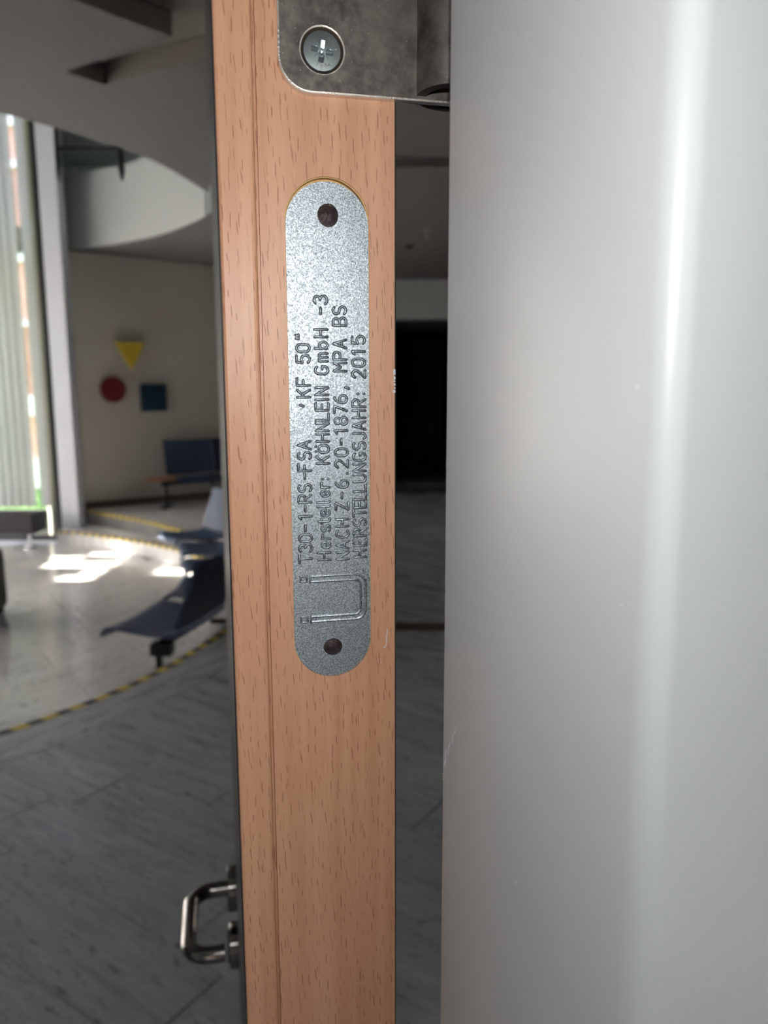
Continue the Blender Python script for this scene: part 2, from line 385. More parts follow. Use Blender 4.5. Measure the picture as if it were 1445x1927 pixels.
for k in range(-4, 38):
    w0 = 1.03 + wd * k; w1 = w0 + wd
    if w1 < 5.35: ua, ub = ulim(w0), ulim(w1)
    else: ua = ub = max((-0.93 - w0 * vx) / ux, -99)
    u_end = (1.45 - w0 * vx) / ux
    u = min(ua, ub) - 0.01; first = True; uu = random.uniform(0.3, 1.1)
    x = max(ua, ub) + uu
    prev = (ua, ub)
    while prev[0] < u_end:
        nx = (x, x)
        m0 = uv(prev[0], w0); m1 = uv(prev[1], w1)
        if max(m0[1], m1[1]) > 0.55 and min(m0[1], uv(x, w0)[1]) < 12.5 and m0[0] < 1.5:
            poly = [uv(prev[0], w0), uv(x, w0), uv(x, w1), uv(prev[1], w1)]
            if min(p[1] for p in poly) > -0.2: stone_piece(poly, 0.0, 'stone')
        prev = nx; x += random.uniform(0.75, 1.3)
mesh_obj('plank', *prism([(-9, -4), (1.5, -4), (1.5, 0.0), (-9, 0.0)], -0.012, -0.001), 'stone', fl_o)
mesh_obj('plank', *prism([(-9, 0.0), (-3.3, 0.0), (-3.4, 2.35), (-4.1, 2.23), (-9, 2.2)], -0.012, -0.001), 'stone', fl_o)
a = -88.0
while a < -3:
    a1 = a + random.choice([11, 12.5, 14])
    st = [R(a + (a1 - a) * i / 4) for i in range(5)]
    poly = [(CC[0] + 2.9 * math.cos(t), CC[1] + 2.9 * math.sin(t)) for t in st] + [(CC[0] + RB * math.cos(t), CC[1] + RB * math.sin(t)) for t in reversed(st)]
    stone_piece(poly, 0.0, 'stone3'); a = a1
# sunken planks run the other way; stop at the edges
def inside(p, poly):
    c = False; n = len(poly)
    for i in range(n):
        a_, b_ = poly[i], poly[(i + 1) % n]
        if (a_[1] > p[1]) != (b_[1] > p[1]) and p[0] < (b_[0] - a_[0]) * (p[1] - a_[1]) / (b_[1] - a_[1]) + a_[0]: c = not c
    return c
sx, sy = 0.80, 0.60; tx, ty = -0.60, 0.80
for k in range(-2, 36):
    b0 = 3.0 + 0.42 * k; x = -6.5 + random.uniform(0, 0.6)
    while x < 8.5:
        x1 = x + random.uniform(0.85, 1.25)
        poly = [(x * sx + b0 * tx, x * sy + b0 * ty), (x1 * sx + b0 * tx, x1 * sy + b0 * ty), (x1 * sx + (b0 + .42) * tx, x1 * sy + (b0 + .42) * ty), (x * sx + (b0 + .42) * tx, x * sy + (b0 + .42) * ty)]
        c_ = ((poly[0][0] + poly[2][0]) / 2, (poly[0][1] + poly[2][1]) / 2)
        if inside(c_, [(-6.3, 4.2), (-1.9, 3.3), (-0.7, 4.4), (-0.6, 7), (-2.2, 9.3), (-4.3, 10.9), (-7.2, 10.9)]) and c_[1] < 10.75:
            if all(p[1] < 11.1 for p in poly): stone_piece(poly, SUNK, 'stone2', ch=0.0015)
        x = x1
mesh_obj('plank', *prism([(-8.9, 2), (-5.6, 2), (-6.0, 4.6), (-7.0, 10.6), (-8.9, 10.8)], SUNK - 0.012, SUNK - 0.001), 'stone2', fl_o)
mesh_obj('plank', *prism([(-8.9, 10.3), (-4.7, 10.3), (-4.7, 10.8), (-8.9, 10.8)], SUNK - 0.011, SUNK + 0.0005), 'stone2', fl_o)
B().box((-0.9, 5.16, -0.012), (1.5, 5.34, 0.004)).build('dark_floor_strip', 'brown', fl_o)  # flat dark brown strip laid across the floor

# --- lobby ceiling with the round void and the angular recess
near_rim = catmull([(-4.9, 5.0), (-3.9, 5.25), (-2.892, 5.979), (-2.341, 6.657), (-2.139, 6.985), (-1.959, 7.568), (-1.841, 8.20)], 5)
lobe2 = catmull([(-1.80, 8.05), (-1.665, 7.75), (-1.2, 7.25), (-0.75, 7.3), (-0.4, 8.0), (-0.5, 9.2), (-1.0, 9.9), (-1.6, 10.05), (-2.05, 9.65), (-1.93, 9.0)], 4)[1:]
far_rim = catmull([(-1.995, 9.023), (-2.124, 9.226), (-2.468, 9.69), (-2.95, 10.22), (-3.45, 10.62), (-3.921, 10.90), (-4.30, 11.06), (-4.66, 11.18)], 5)
void = near_rim + lobe2 + far_rim + [(-4.68, 11.3), (-8.8, 11.3), (-8.8, 5.0)]
rec = [(-1.668 - 0.62, 4.377 - 0.635), (-1.257, 4.797), (-2.088, 5.265), (-1.907, 5.476), (-0.25, 4.62), (-1.1, 3.2)]
v, f = prism([(-9, -4), (3, -4), (3, 16), (-0.2, 16), (-0.2, 14.9), (-4.7, 11.45), (-9, 11.45)], 3.8, 4.1, [void])
# lower skin carries the recess; upper skin closes it
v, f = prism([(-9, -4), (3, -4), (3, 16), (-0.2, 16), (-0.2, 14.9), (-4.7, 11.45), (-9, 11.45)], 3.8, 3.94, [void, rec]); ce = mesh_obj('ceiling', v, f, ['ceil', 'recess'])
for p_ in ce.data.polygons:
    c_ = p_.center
    if abs(p_.normal.z) < 0.3 and c_.y < 5.6 and -2.6 < c_.x < 0: p_.material_index = 1  # recess faces toned brown; their shading is put into the colour
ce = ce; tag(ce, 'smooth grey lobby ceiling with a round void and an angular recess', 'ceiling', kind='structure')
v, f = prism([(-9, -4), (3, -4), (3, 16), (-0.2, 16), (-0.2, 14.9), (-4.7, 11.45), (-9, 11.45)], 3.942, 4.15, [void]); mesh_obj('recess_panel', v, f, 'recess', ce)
# coloured side faces of the recess
n_ = len(rec); vv = []; ff = []
for i in range(n_):
    a_, b_ = rec[i], rec[(i + 1) % n_]; k = len(vv)
    cx, cy = -1.2, 4.6
    sh = lambda p: (p[0] + (-1.3 - p[0]) * 0.0, p[1])
    vv += [(a_[0], a_[1], 3.801), (b_[0], b_[1], 3.801), (b_[0], b_[1], 3.94), (a_[0], a_[1], 3.94)]; ff.append((k, k + 1, k + 2, k + 3))
# white parapet wall around the void
def fascia(curve, name, z0=3.802, z1=4.82, th=0.12):
    pts = [Vector(p) for p in curve]; n = len(pts); out = []
    ins_ = []
    for i, p in enumerate(pts):
        t = (pts[min(i + 1, n - 1)] - pts[max(i - 1, 0)]).normalized(); out.append(p + Vector((t.y, -t.x)) * th); ins_.append(p - Vector((t.y, -t.x)) * 0.008)
    pts = ins_
    v, f = prism([tuple(p) for p in pts] + [tuple(p) for p in reversed(out)], z0, z1)
    return mesh_obj(name, v, f, 'white', ce, smooth=False)
autosmooth(fascia(near_rim[:-1], 'parapet')); autosmooth(fascia(far_rim, 'parapet')); autosmooth(fascia(lobe2[2:-1], 'parapet'))
B().box((-0.3, 7.05, 3.72), (1.5, 7.3, 3.80)).build('downstand', 'ceil', ce)

# --- walls
W0 = Vector((-4.633, 11.177)); WD = Vector((0.8, 0.6)).normalized(); WD = (Vector((-2.717, 12.615)) - W0).normalized(); WN = Vector((WD.y, -WD.x))
wb_ = wall_panel('wall_back', W0 - WD * 0.42, W0 + WD * 5.6, SUNK - 0.1, 3.85, 0.2, 'beige'); tag(wb_, 'warm white back wall carrying three coloured wall shapes', 'wall', kind='structure')
wh = B(); wh.box((-0.5, 14.0, 3.09), (1.6, 14.25, 3.9)); wh.box((-0.75, 13.9, -0.05), (-0.45, 19, 3.9)); wh.build('wall_corridor', 'white')
tag(bpy.data.objects['wall_corridor'], 'white wall over a dark corridor opening beyond the door gap', 'wall', kind='structure')
B().box((-0.5, 14.3, -0.012), (1.6, 19.2, 0.002)).box((-0.45, 19, 0), (1.6, 19.2, 3.2)).box((-0.45, 14.25, 3.09), (1.6, 19.2, 3.2)).build('corridor_lining', 'unlit_dark', bpy.data.objects['wall_corridor'])  # dark colour stands for the corridor's lack of light
wr = B().box((1.5, 0.6, -0.1), (1.75, 20, 4.0)).build('wall_right', 'bounce_dark'); tag(wr, 'right wall of the lobby, darkened to cut bounced light', 'wall', kind='structure')  # unseen wall coloured dark to soak up bounced light
# left wall out of view; openings added for sun patches and fill light
sun_slits = [(9.40, 9.60, -4.35, -3.95), (9.62, 9.82, -3.92, -3.42), (8.95, 9.27, -4.25, -2.70), (8.58, 8.84, -3.62, -2.15), (8.28, 8.50, -3.78, -3.15)]
holes = []
for y0, y1, xa, xb in sun_slits:
    holes.append((y0 + 4.2, y1 + 4.2, SUNK + (xa + 8.5) * 0.75, SUNK + (xb + 8.5) * 0.75))
holes.append((7.2, 11.6, 0.2, 2.2)); holes.append((8.6, 12.3, 2.4, 3.7)); holes.append((11.9, 14.8, 0.0, 2.6)); holes.append((8.4, 14.9, 4.5, 5.05))
wlft = wall_panel('wall_left', (-8.5, -4.2), (-8.5, 11.0), SUNK - 0.1, 7.2, 0.02, 'white', holes); tag(wlft, 'white left outer wall with openings added for sun patches and fill light', 'wall', kind='structure')
w2 = B()
for y in (3.0, 5.2, 7.36): w2.box((-8.56, y, 0.2), (-8.50, y + 0.04, 2.2))
w2.box((-8.56, 3.0, 0.2), (-8.5, 7.4, 0.25)).box((-8.56, 3.0, 2.15), (-8.5, 7.4, 2.2))
w2.box((-8.56, 7.7, 0.0), (-8.5, 10.6, 0.05)).box((-8.56, 7.7, 2.55), (-8.5, 10.6, 2.6)).box((-8.56, 9.1, 0.0), (-8.5, 9.14, 2.6))
w2o = w2.build('fill_window', 'frame_dark'); tag(w2o, 'unseen window added in the left wall of the lobby for fill light', 'window', kind='structure')  # unseen window frame added around the fill openings
B().box((-8.535, 3.0, 0.2), (-8.53, 7.4, 2.2)).build('fill_pane', 'fill_frost', w2o)  # added unseen pane that spreads sunlight across the lobby
wup = B().box((-4.80, 10.87, 3.5), (-4.70, 12.1, 7.2)).box((-4.75, 11.9, 4.1), (3, 12.1, 7.2)).box((1.5, 0.6, 4.0), (1.75, 12.1, 7.2)).box((-9, 3.0, 4.15), (3, 3.2, 7.2)).box((-9, 3.0, 7.2), (3, 12.2, 7.4))
wup = wup.build('wall_upper', 'white'); tag(wup, 'white upper floor walls and roof over the round void', 'wall', kind='structure')
wf = B().box((-9, -4.3, -0.4), (-0.8, -4.1, 4.0)).box((0.6, -4.3, -0.4), (1.7, -4.1, 4.0)).box((-0.8, -4.3, -0.4), (0.6, -4.1, 0.9)).box((-0.8, -4.3, 2.1), (0.6, -4.1, 4.0)).box((1.6, -4.3, -0.4), (1.7, -3.4, 4.0)).box((1.6, -3.4, -0.4), (1.7, 0.75, 0.15)).box((1.6, -3.4, 2.5), (1.7, 0.75, 4.0)).box((1.6, 0.45, -0.4), (1.7, 0.75, 4.0)).box((1.5, -4, -0.3), (3, 2, -0.001)).build('wall_front', 'white'); B().box((1.62, -3.45, 0.1), (1.625, 0.5, 2.55)).box((-0.85, -4.09, 0.85), (0.65, -4.085, 2.15)).build('fill_curtain', 'fill_net', wf); tag(wf, 'white wall behind the photographer side', 'wall', kind='structure')  # openings and curtains added on the camera side, unseen, as soft fill
# upper dark glazing seen over the parapet
B().box((-4.68, 11.6, 4.86), (-3.3, 11.64, 6.6)).build('dark_glazing', 'upper_pane', wup)

B().box((-8.54, 4.2, 4.5), (-8.53, 10.7, 6.1)).build('fill_blind', 'slat', w2o)  # added unseen blind that diffuses sun into the void
B().box((-8.54, 7.6, 0.0), (-8.53, 10.7, 2.6)).box((-8.54, 4.4, 2.4), (-8.53, 8.1, 3.7)).build('fill_frosted_pane', 'fill_frost', w2o)  # unseen translucent sheets added as a soft sunlit source
# --- tall window
w1 = B()
w1.box((-4.80, 10.72, SUNK), (-4.69, 10.84, 7.0)); w1.box((-8.5, 10.74, SUNK), (-4.75, 10.80, SUNK + 0.07)); w1.box((-8.5, 10.74, 6.9), (-4.75, 10.80, 7.2))
w1.box((-6.55, 10.74, SUNK), (-6.49, 10.80, 7.0))
w1o = w1.build('window_1', 'frame_dark'); tag(w1o, 'tall lobby window with dark frame behind vertical blinds', 'window', kind='structure')
B().box((-8.5, 10.765, SUNK + .05), (-4.78, 10.77, 6.95)).build('pane', 'glass', w1o)
B().box((-4.875, 10.66, SUNK + 0.55), (-4.80, 10.76, 6.9)).build('side_trim', 'olive', w1o)
B().box((-4.69, 10.62, SUNK), (-4.44, 10.86, 7.0)).build('wall_column', 'frame_light'); tag(bpy.data.objects['wall_column'], 'light grey square column between tall window and back wall', 'column', kind='structure')
B().box((-4.52, 10.86, 3.80), (-4.455, 10.90, 7.0)).build('trim_2', 'olive'); tag(bpy.data.objects['trim_2'], 'olive grey vertical trim above the column on the gallery', 'trim', kind='structure')

bl = empty('vertical_blind', (-6.8, 10.55, 0.13)); tag(bl, 'pale grey-green vertical blind hanging in front of the tall window', 'blind')
def slat(x, ang, w=0.127, z0=0.0, z1=6.6):
    n = 5; v = []; f = []
    for j in range(n):
        t = j / (n - 1) - 0.5
        px_, py_ = t * w, 0.008 * (1 - 4 * t * t)
        c_, s_ = math.cos(ang), math.sin(ang)
        for z in (z0, z1):
            v.append((x + px_ * c_ - py_ * s_, px_ * s_ + py_ * c_, z))
    for j in range(n - 1): f.append((2 * j, 2 * j + 2, 2 * j + 3, 2 * j + 1))
    return mesh_obj('slat', v, f, 'slat', bl, smooth=True)
x = -5.078 + 6.8
while x > -1.6: slat(x, R(random.uniform(14, 26))); x -= 0.112
slat(-4.868 + 6.8, R(20), 0.125)
B().box((-1.7, -0.03, 6.6), (2.0, 0.03, 6.66)).build('head_rail', 'frame_light', bl)

# --- outside: lawn and neighbouring house
la = B(); nx, ny = 40, 24
vs = []; fs = []
for j in range(ny + 1):
    for i in range(nx + 1): vs.append((-26 + 26.0 * i / nx, 10.9 + 20.0 * j / ny, -0.55 + random.uniform(-0.03, 0.03)))
for j in range(ny):
    for i in range(nx): a_ = j * (nx + 1) + i; fs.append((a_, a_ + 1, a_ + nx + 2, a_ + nx + 1))
lo = mesh_obj('ground', vs, fs, 'grass'); tag(lo, 'green lawn outside the tall window', 'lawn', kind='structure')
v = []; f = []
for i in range(9000):
    bx, by = random.uniform(-9.5, -5.4), 11.0 + 6.5 * random.random() ** 1.5; h = random.uniform(0.05, 0.13); a_ = random.uniform(0, 3.14); dx, dy = 0.012 * math.cos(a_), 0.012 * math.sin(a_); k = len(v)
    v += [(bx - dx, by - dy, -0.55), (bx + dx, by + dy, -0.55), (bx + random.uniform(-.04, .04), by + random.uniform(-.04, .04), -0.55 + h)]; f.append((k, k + 1, k + 2))
tag(mesh_obj('grass_blades', v, f, 'grass'), 'sunlit grass growing outside the tall window', 'grass', kind='stuff')
ho = empty('house', (-9.5, 18, -0.5)); tag(ho, 'salmon brick neighbouring house with pale bands outside the window', 'house')
B().box((-6, 0, 0), (6, 5, 8.6)).build('wall', 'brick', ho)
for za, zb in ((0.0, 0.75), (1.75, 2.25), (3.85, 4.0), (5.32, 5.55), (7.4, 7.55), (8.3, 8.6)): B().box((-6.1, -0.10, za), (6.1, 0, zb)).build('band', 'conc', ho)
for za, zb in ((2.25, 3.85), (5.55, 7.4)):
    for k in range(5):
        wx = -5.2 + 2.3 * k; wi = B().box((wx - 0.06, -0.08, za), (wx + 1.56, -0.02, zb)).build('window', 'conc', ho); B().box((wx, -0.09, za + 0.06), (wx + 1.5, -0.075, zb - 0.06)).build('pane', 'pane', wi)

# ================================================================== the wall with the doorway and its steel frame
TH = R(12.55)
eV = Vector((math.cos(TH), math.sin(TH), 0)); dV = Vector((-math.sin(TH), math.cos(TH), 0))
rA, rB = 0.35218, 0.40936
YA = 0.120; TA = Vector((rA * YA, YA)); nA = Vector((-0.89, -0.456)).normalized(); nB = Vector((-nA.y, nA.x))
nB = Vector((0.456, -0.89)).normalized(); aA = Vector((-0.456, 0.89)).normalized(); bB = Vector((0.89, 0.456)).normalized(); rf = 0.0046
prof = []
E = TA + aA * 0.0612
prof += [E + bB * 0.030 + aA * 0.0, E + bB * 0.0012, E + bB * 0.0003 - aA * 0.0003, E - aA * 0.0012, TA + aA * 0.0004]
O = TA - nA * rf
for i in range(13):
    t = i / 12 * math.pi / 2; prof.append(O + nA * rf * math.cos(t) + nB * rf * math.sin(t))
TB = prof[-1]; prof += [TB + bB * 0.0004, TB + bB * 0.055, TB + bB * 0.0565 - nB * 0.0015, TB + bB * 0.0565 - nB * 0.014]
prof_back = [TB + bB * 0.0545 - nB * 0.014, TB + bB * 0.0545 - nB * 0.004, O - (nA + nB) * 0.002 + bB * .001, E + bB * 0.0025 - aA * 0.004, E + bB * 0.03 - aA * 0.0022]
fr_poly = [tuple(p) for p in prof] + [tuple(p) for p in prof_back]
v, f = prism(fr_poly, 0.0, 2.15); tr = mesh_obj('trim_1', v, f, 'paint'); autosmooth(tr, 20); tag(tr, 'light grey glossy steel door frame with a rounded edge at the right', 'door frame', kind='structure')
# scuffs and a drip on the paint: thin raised marks
def on_A(s, z, off=0.00004):
    p = TA + aA * s + nA * off; return Vector((p.x, p.y, z))
sc = B()
random.seed(3)
def scuff(s0, z0, s1, z1, w, k=1.0):
    p, q = on_A(s0, z0, 0.00012), on_A(s1, z1, 0.00012); pp = (q - p); nrm = Vector((nA.x, nA.y, 0)); side = pp.normalized().cross(nrm) * w
    m = (p + q) / 2 + side * random.uniform(-.6, .6)
    sc.add([p, m + side, q, m - side], [(0, 1, 2, 3)])
S1 = 0.0612
for i in range(9):
    t = i / 9; scuff(S1 - 0.0006 - 0.006 * t + random.uniform(-.0008, .0008), 1.578 + 0.012 * t + random.uniform(-.001, .001), S1 - 0.0022 - 0.006 * t + random.uniform(-.0008, .0008), 1.5815 + 0.012 * t + random.uniform(0, .001), 0.00022 * (1.3 - t))
for i in range(3): scuff(S1 - 0.0003, 1.5745 + i * .0007, S1 - 0.0012, 1.5755 + i * 0.0007, 0.0001)
sc.build('scuff_mark', 'scuff', tr)

# wall either side of the opening (lobby side kept behind the frame)
def offs(p, a, b): return (p.x + bB.x * a + nB.x * b, p.y + bB.y * a + nB.y * b)
q0 = TB; wallR = [offs(q0, 0.04, -0.012), offs(q0, 2.6, -0.012), offs(q0, 2.6, -0.09), offs(q0, 0.036, -0.09)]
wallL = [offs(q0, -0.80, -0.012), offs(q0, -9.9, -0.012), offs(q0, -9.9, -0.09), offs(q0, -0.80, -0.09)]
wdr = mesh_obj('wall_doorway', *prism(wallR, 0, 4.0), 'white'); tag(wdr, 'white wall holding the door frame', 'wall', kind='structure')
mesh_obj('wall_section', *prism(wallL, 0, 4.0), 'white', wdr)
mesh_obj('lintel', *prism([offs(q0, -0.80, -0.012), offs(q0, 0.04, -0.012), offs(q0, 0.04, -0.09), offs(q0, -0.80, -0.09)], 2.15, 4.0), 'white', wdr)

# ================================================================== the door leaf
D0 = Vector((-0.01531597, 0.21, 1.67 - 0.00764731))
door = empty('door_1', (D0.x, D0.y, 0.0), TH)
tag(door, 'beech laminate fire door standing open edge-on with a steel label plate', 'door', kind='structure')
ZC = D0.z         # plate centre height; leaf-local x = across the edge, y = along the leaf, z = height
E0, E1 = -0.0285, 0.0193; LEN = 0.675; DH = 2.11
def stadium(cx, cz, w, z0, z1, n=14, rad=None):
    r = w / 2; pts = []
    for i in range(n + 1): t = math.pi * i / n; pts.append((cx + r * math.cos(t), z1 - r + r * math.sin(t)))
    for i in range(n + 1): t = math.pi + math.pi * i / n; pts.append((cx + r * math.cos(t), z0 + r + r * math.sin(t)))
    return pts
PW = 0.0227; PZ0, PZ1 = ZC - 0.0742, ZC + 0.0652; PX = 0.0002
pocket = stadium(PX, 0, PW + 0.0003, PZ0 - 0.0001, PZ1 + 0.0012, 20)
# main edge face with the oval pocket, groove and rounded arris
G0, G1 = -0.01865, -0.01795
def xz_plate(outer, holes, y0, y1):
    v, f = prism(outer, y0, y1, holes); return [(a, c, b) for a, b, c in v], f
v, f = xz_plate([(G1, 0.008), (E1 - 0.0004, 0.008), (E1 - 0.0004, DH), (G1, DH)], [pocket], 0.0, 0.0022)
autosmooth(mesh_obj('edge_board', v, f, 'wood', door), 20)
b = B(); b.box((G1, 0.0022, 0.008), (E1 - 0.0003, LEN, DH)); core = b.build('leaf_core', 'wood', door)
b = B(); b.box((PX - PW / 2 - 0.001, 0.00215, PZ0 - 0.002), (PX + PW / 2 + 0.001, 0.0024, PZ1 + 0.003)); b.build('pocket_bed', 'rawwood', door)
# rim of raw wood lining the pocket
k = len(pocket); v = [(p[0], 0.0001, p[1]) for p in pocket] + [(p[0], 0.0021, p[1]) for p in pocket]; cxm = PX; czm = (PZ0 + PZ1) / 2
inn = [(PX + (p[0] - PX) * 0.975, p[1] + (czm - p[1]) * 0.0032) for p in pocket]
v = [(p[0], 0.00045, p[1]) for p in pocket] + [(p[0], 0.00055, p[1]) for p in inn] + [(p[0], 0.0021, p[1]) for p in inn]
f = []
for i in range(k): j = (i + 1) % k; f += [(i, j, k + j, k + i), (k + i, k + j, 2 * k + j, 2 * k + i)]
mesh_obj('pocket_rim', v, f, 'rawwood', door)
# lipping strip: slightly proud and softly rounded into the groove
pr = [(E0, LEN)] + [(E0, 0.0004), (E0 + 0.0003, -0.0001), (E0 + 0.0008, -0.0003)]
pr += [(G0 - 0.0015, -0.0003), (G0 - 0.0009, -0.0002), (G0 - 0.0004, 0.0001), (G0 - 0.0001, 0.0006), (G0, 0.0030), (G1, 0.0030), (G1, LEN)]
v, f = prism(pr, 0.008, DH); autosmooth(mesh_obj('edge_strip', v, f, 'wood', door), 9)
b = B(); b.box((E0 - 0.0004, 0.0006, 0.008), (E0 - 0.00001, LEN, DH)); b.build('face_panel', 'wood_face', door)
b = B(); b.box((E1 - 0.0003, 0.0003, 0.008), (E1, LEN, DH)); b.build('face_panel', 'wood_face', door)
# chips along the arris and a white scratch
random.seed(5); cb = B()
def zpx(dz): return ZC + dz
for i in range(7):
    z = zpx(0.0148 - i * 0.00095 + random.uniform(-.0002, .0002)); w = random.uniform(0.0002, 0.0006)
    cb.box((E1 - w - 0.00035, -0.00012, z), (E1 - 0.0002, 0.0001, z + random.uniform(.0004, .0009)))
zz = zpx(-0.0663)
pts = [(0.0161, 0), (0.0164, .0012), (0.0163, .0026), (0.0166, .0042), (0.0165, .0056)]
for i in range(4):
    (xa, za), (xb, zb) = pts[i], pts[i + 1]; w = 0.00014
    cb.add([(xa - w, -0.00006, zz + za), (xa + w, -0.00006, zz + za), (xb + w * .7, -0.00006, zz + zb), (xb - w * .7, -0.00006, zz + zb)], [(0, 1, 2, 3)])
cb.box((0.0155, -0.00008, zz - .0004), (0.0160, 0.0, zz - .0001)).box((0.0145, -0.00008, zz - .0052), (0.0147, 0.0, zz - .0049))
cb.build('paint_chip', 'scuff', door)

# ---- label plate
plate_parent = door
PT = 0.0011; PY0 = 0.0003           # plate front lies 0.3 mm below the wood
out = stadium(PX, 0, PW, PZ0, PZ1, 24)
H1 = (0.0004, ZC + 0.0565); H2 = (0.0002, ZC - 0.0653)
def circ(c, rx, rz, n=20, jit=0.0): return [(c[0] + rx * (1 + random.uniform(-jit, jit)) * math.cos(2 * math.pi * i / n), c[1] + rz * (1 + random.uniform(-jit, jit)) * math.sin(2 * math.pi * i / n)) for i in range(n)]
h1 = circ(H1, 0.0029, 0.0031, 20, 0.02); h2 = circ(H2, 0.0028, 0.0026, 20, 0.02)
v, f = xz_plate(out, [h1, h2], PY0, PY0 + PT)
lp = mesh_obj('label_plate', v, f, 'galv', door); autosmooth(lp, 30)
lp['label'] = 'galvanised steel label plate with embossed lettering, let into the door edge'
for nm, (c, r) in {'a': (H1, 0.0031), 'b': (H2, 0.0031)}.items():
    b = B(); n = 20; b_v = [(c[0], PY0 + 0.0007, c[1])]
    for ring, (rr, yy) in enumerate(((0.0009, 0.0005), (0.0016, 0.0009), (0.0030, 0.0013))):
        b_v += [(c[0] + rr * math.cos(2 * math.pi * i / n), PY0 + yy + random.uniform(-.0001, .0001), c[1] + rr * math.sin(2 * math.pi * i / n)) for i in range(n)]
    fs = [(0, 1 + i, 1 + (i + 1) % n) for i in range(n)] + [(1 + k * n + i, 1 + k * n + (i + 1) % n, 1 + (k + 1) * n + (i + 1) % n, 1 + (k + 1) * n + i) for k in range(2) for i in range(n)]
    b.add(b_v, fs); b.build('nail', 'darkscrew', lp, True)

# ---- single-stroke embossed characters (cell 4 wide, 6 high)
def arc(cx, cy, rx, ry, a0, a1, n=8): return [(cx + rx * math.cos(R(a0 + (a1 - a0) * i / n)), cy + ry * math.sin(R(a0 + (a1 - a0) * i / n))) for i in range(n + 1)]
G = {}
G['T'] = [[(0, 6), (4, 6)], [(2, 6), (2, 0)]]
G['3'] = [arc(1.9, 4.55, 1.8, 1.45, 150, -80, 9) + arc(1.9, 1.6, 2.0, 1.6, 85, -150, 10)]
G['0'] = [arc(2, 4.1, 1.8, 1.9, 0, 180, 9) + arc(2, 1.9, 1.8, 1.9, 180, 360, 9) + [(3.8, 4.1)]]
G['-'] = [[(0.6, 3), (3.4, 3)]]
G['1'] = [[(0.9, 4.9), (2.3, 6), (2.3, 0)]]
G['R'] = [[(0.2, 0), (0.2, 6)] + [(2.2, 6)] + arc(2.2, 4.5, 1.6, 1.5, 90, -90, 8) + [(0.2, 3)], [(2.0, 3), (3.9, 0)]]
G['P'] = [[(0.2, 0), (0.2, 6)] + [(2.2, 6)] + arc(2.2, 4.5, 1.6, 1.5, 90, -90, 8) + [(0.2, 3)]]
G['B'] = [[(0.2, 0), (0.2, 6)] + arc(2.1, 4.55, 1.5, 1.45, 90, -90, 8) + [(0.2, 3.1)], [(2.1, 3.1)] + arc(2.2, 1.55, 1.7, 1.55, 90, -90, 8) + [(0.2, 0)]]
G['S'] = [arc(2, 4.5, 1.7, 1.5, 35, 250, 10) + arc(2, 1.55, 1.8, 1.55, 80, -145, 10)]
G['F'] = [[(0.3, 0), (0.3, 6), (3.8, 6)], [(0.3, 3.1), (2.9, 3.1)]]
G['E'] = [[(3.8, 0), (0.3, 0), (0.3, 6), (3.8, 6)], [(0.3, 3.1), (3.1, 3.1)]]
G['A'] = [[(0, 0), (2, 6), (4, 0)], [(0.75, 2.1), (3.25, 2.1)]]
G[','] = [[(2.2, 0.7), (2.2, 0.1), (1.6, -1.0)]]
G['K'] = [[(0.3, 0), (0.3, 6)], [(3.8, 6), (0.5, 2.7)], [(1.6, 3.8), (3.9, 0)]]
G['5'] = [[(3.6, 6), (0.6, 6), (0.4, 3.3)] + arc(2.0, 1.9, 1.9, 1.9, 130, -145, 11)]
G['q'] = [[(1.2, 6.2), (1.0, 5.0)], [(2.8, 6.2), (2.6, 5.0)], [(0.9, 5.2), (1.5, 5.0)], [(2.5, 5.2), (3.1, 5.0)]]
G['H'] = [[(0.2, 0), (0.2, 6)], [(3.8, 0), (3.8, 6)], [(0.2, 3.1), (3.8, 3.1)]]
G['e'] = [[(0.5, 2.1), (3.5, 2.1)] + arc(2, 2.1, 1.6, 2.0, 0, 310, 14)]
G['r'] = [[(0.9, 0), (0.9, 4.1)], arc(2.3, 2.7, 1.4, 1.3, 180, 45, 6)]
G['s'] = [arc(2, 3.1, 1.4, 1.0, 35, 250, 8) + arc(2, 1.05, 1.5, 1.05, 80, -145, 8)]
G['t'] = [[(1.8, 5.6), (1.8, 1.0), (2.3, 0.1), (3.3, 0.1)], [(0.7, 4.0), (3.2, 4.0)]]
G['l'] = [[(1.9, 6), (1.9, 0.6), (2.4, 0)]]
G[':'] = [[(2, 0.5), (2, 0.7)], [(2, 3.3), (2, 3.5)]]
G['.'] = [[(2, 0.2), (2, 0.4)]]
G['O'] = [arc(2, 4.0, 1.9, 1.9, 0, 180, 9) + arc(2, 1.9, 1.9, 1.9, 180, 360, 9) + [(3.9, 4.0)]]
G['Ö'] = [[(0.0, 0)]] and [arc(2, 3.3, 1.85, 1.6, 0, 180, 9) + arc(2, 1.7, 1.85, 1.6, 180, 360, 9) + [(3.85, 3.3)], [(0.8, 6.1), (0.8, 6.3)], [(3.2, 6.1), (3.2, 6.3)]]
G['N'] = [[(0.2, 0), (0.2, 6), (3.8, 0), (3.8, 6)]]
G['L'] = [[(0.3, 6), (0.3, 0), (3.7, 0)]]
G['I'] = [[(2, 0), (2, 6)]]
G['G'] = [arc(2.1, 3.9, 1.9, 2.1, 35, 180, 9) + arc(2.1, 2.0, 1.9, 2.0, 180, 350, 10) + [(4.0, 2.7), (2.5, 2.7)]]
G['m'] = [[(0.1, 0), (0.1, 4.1)], arc(1.05, 2.9, 0.95, 1.2, 180, 0, 7) + [(2.0, 0)], arc(2.95, 2.9, 0.95, 1.2, 180, 0, 7) + [(3.9, 0)]]
G['b'] = [[(0.4, 6), (0.4, 0.3)], arc(2.0, 2.0, 1.6, 1.9, 160, -160, 12)]
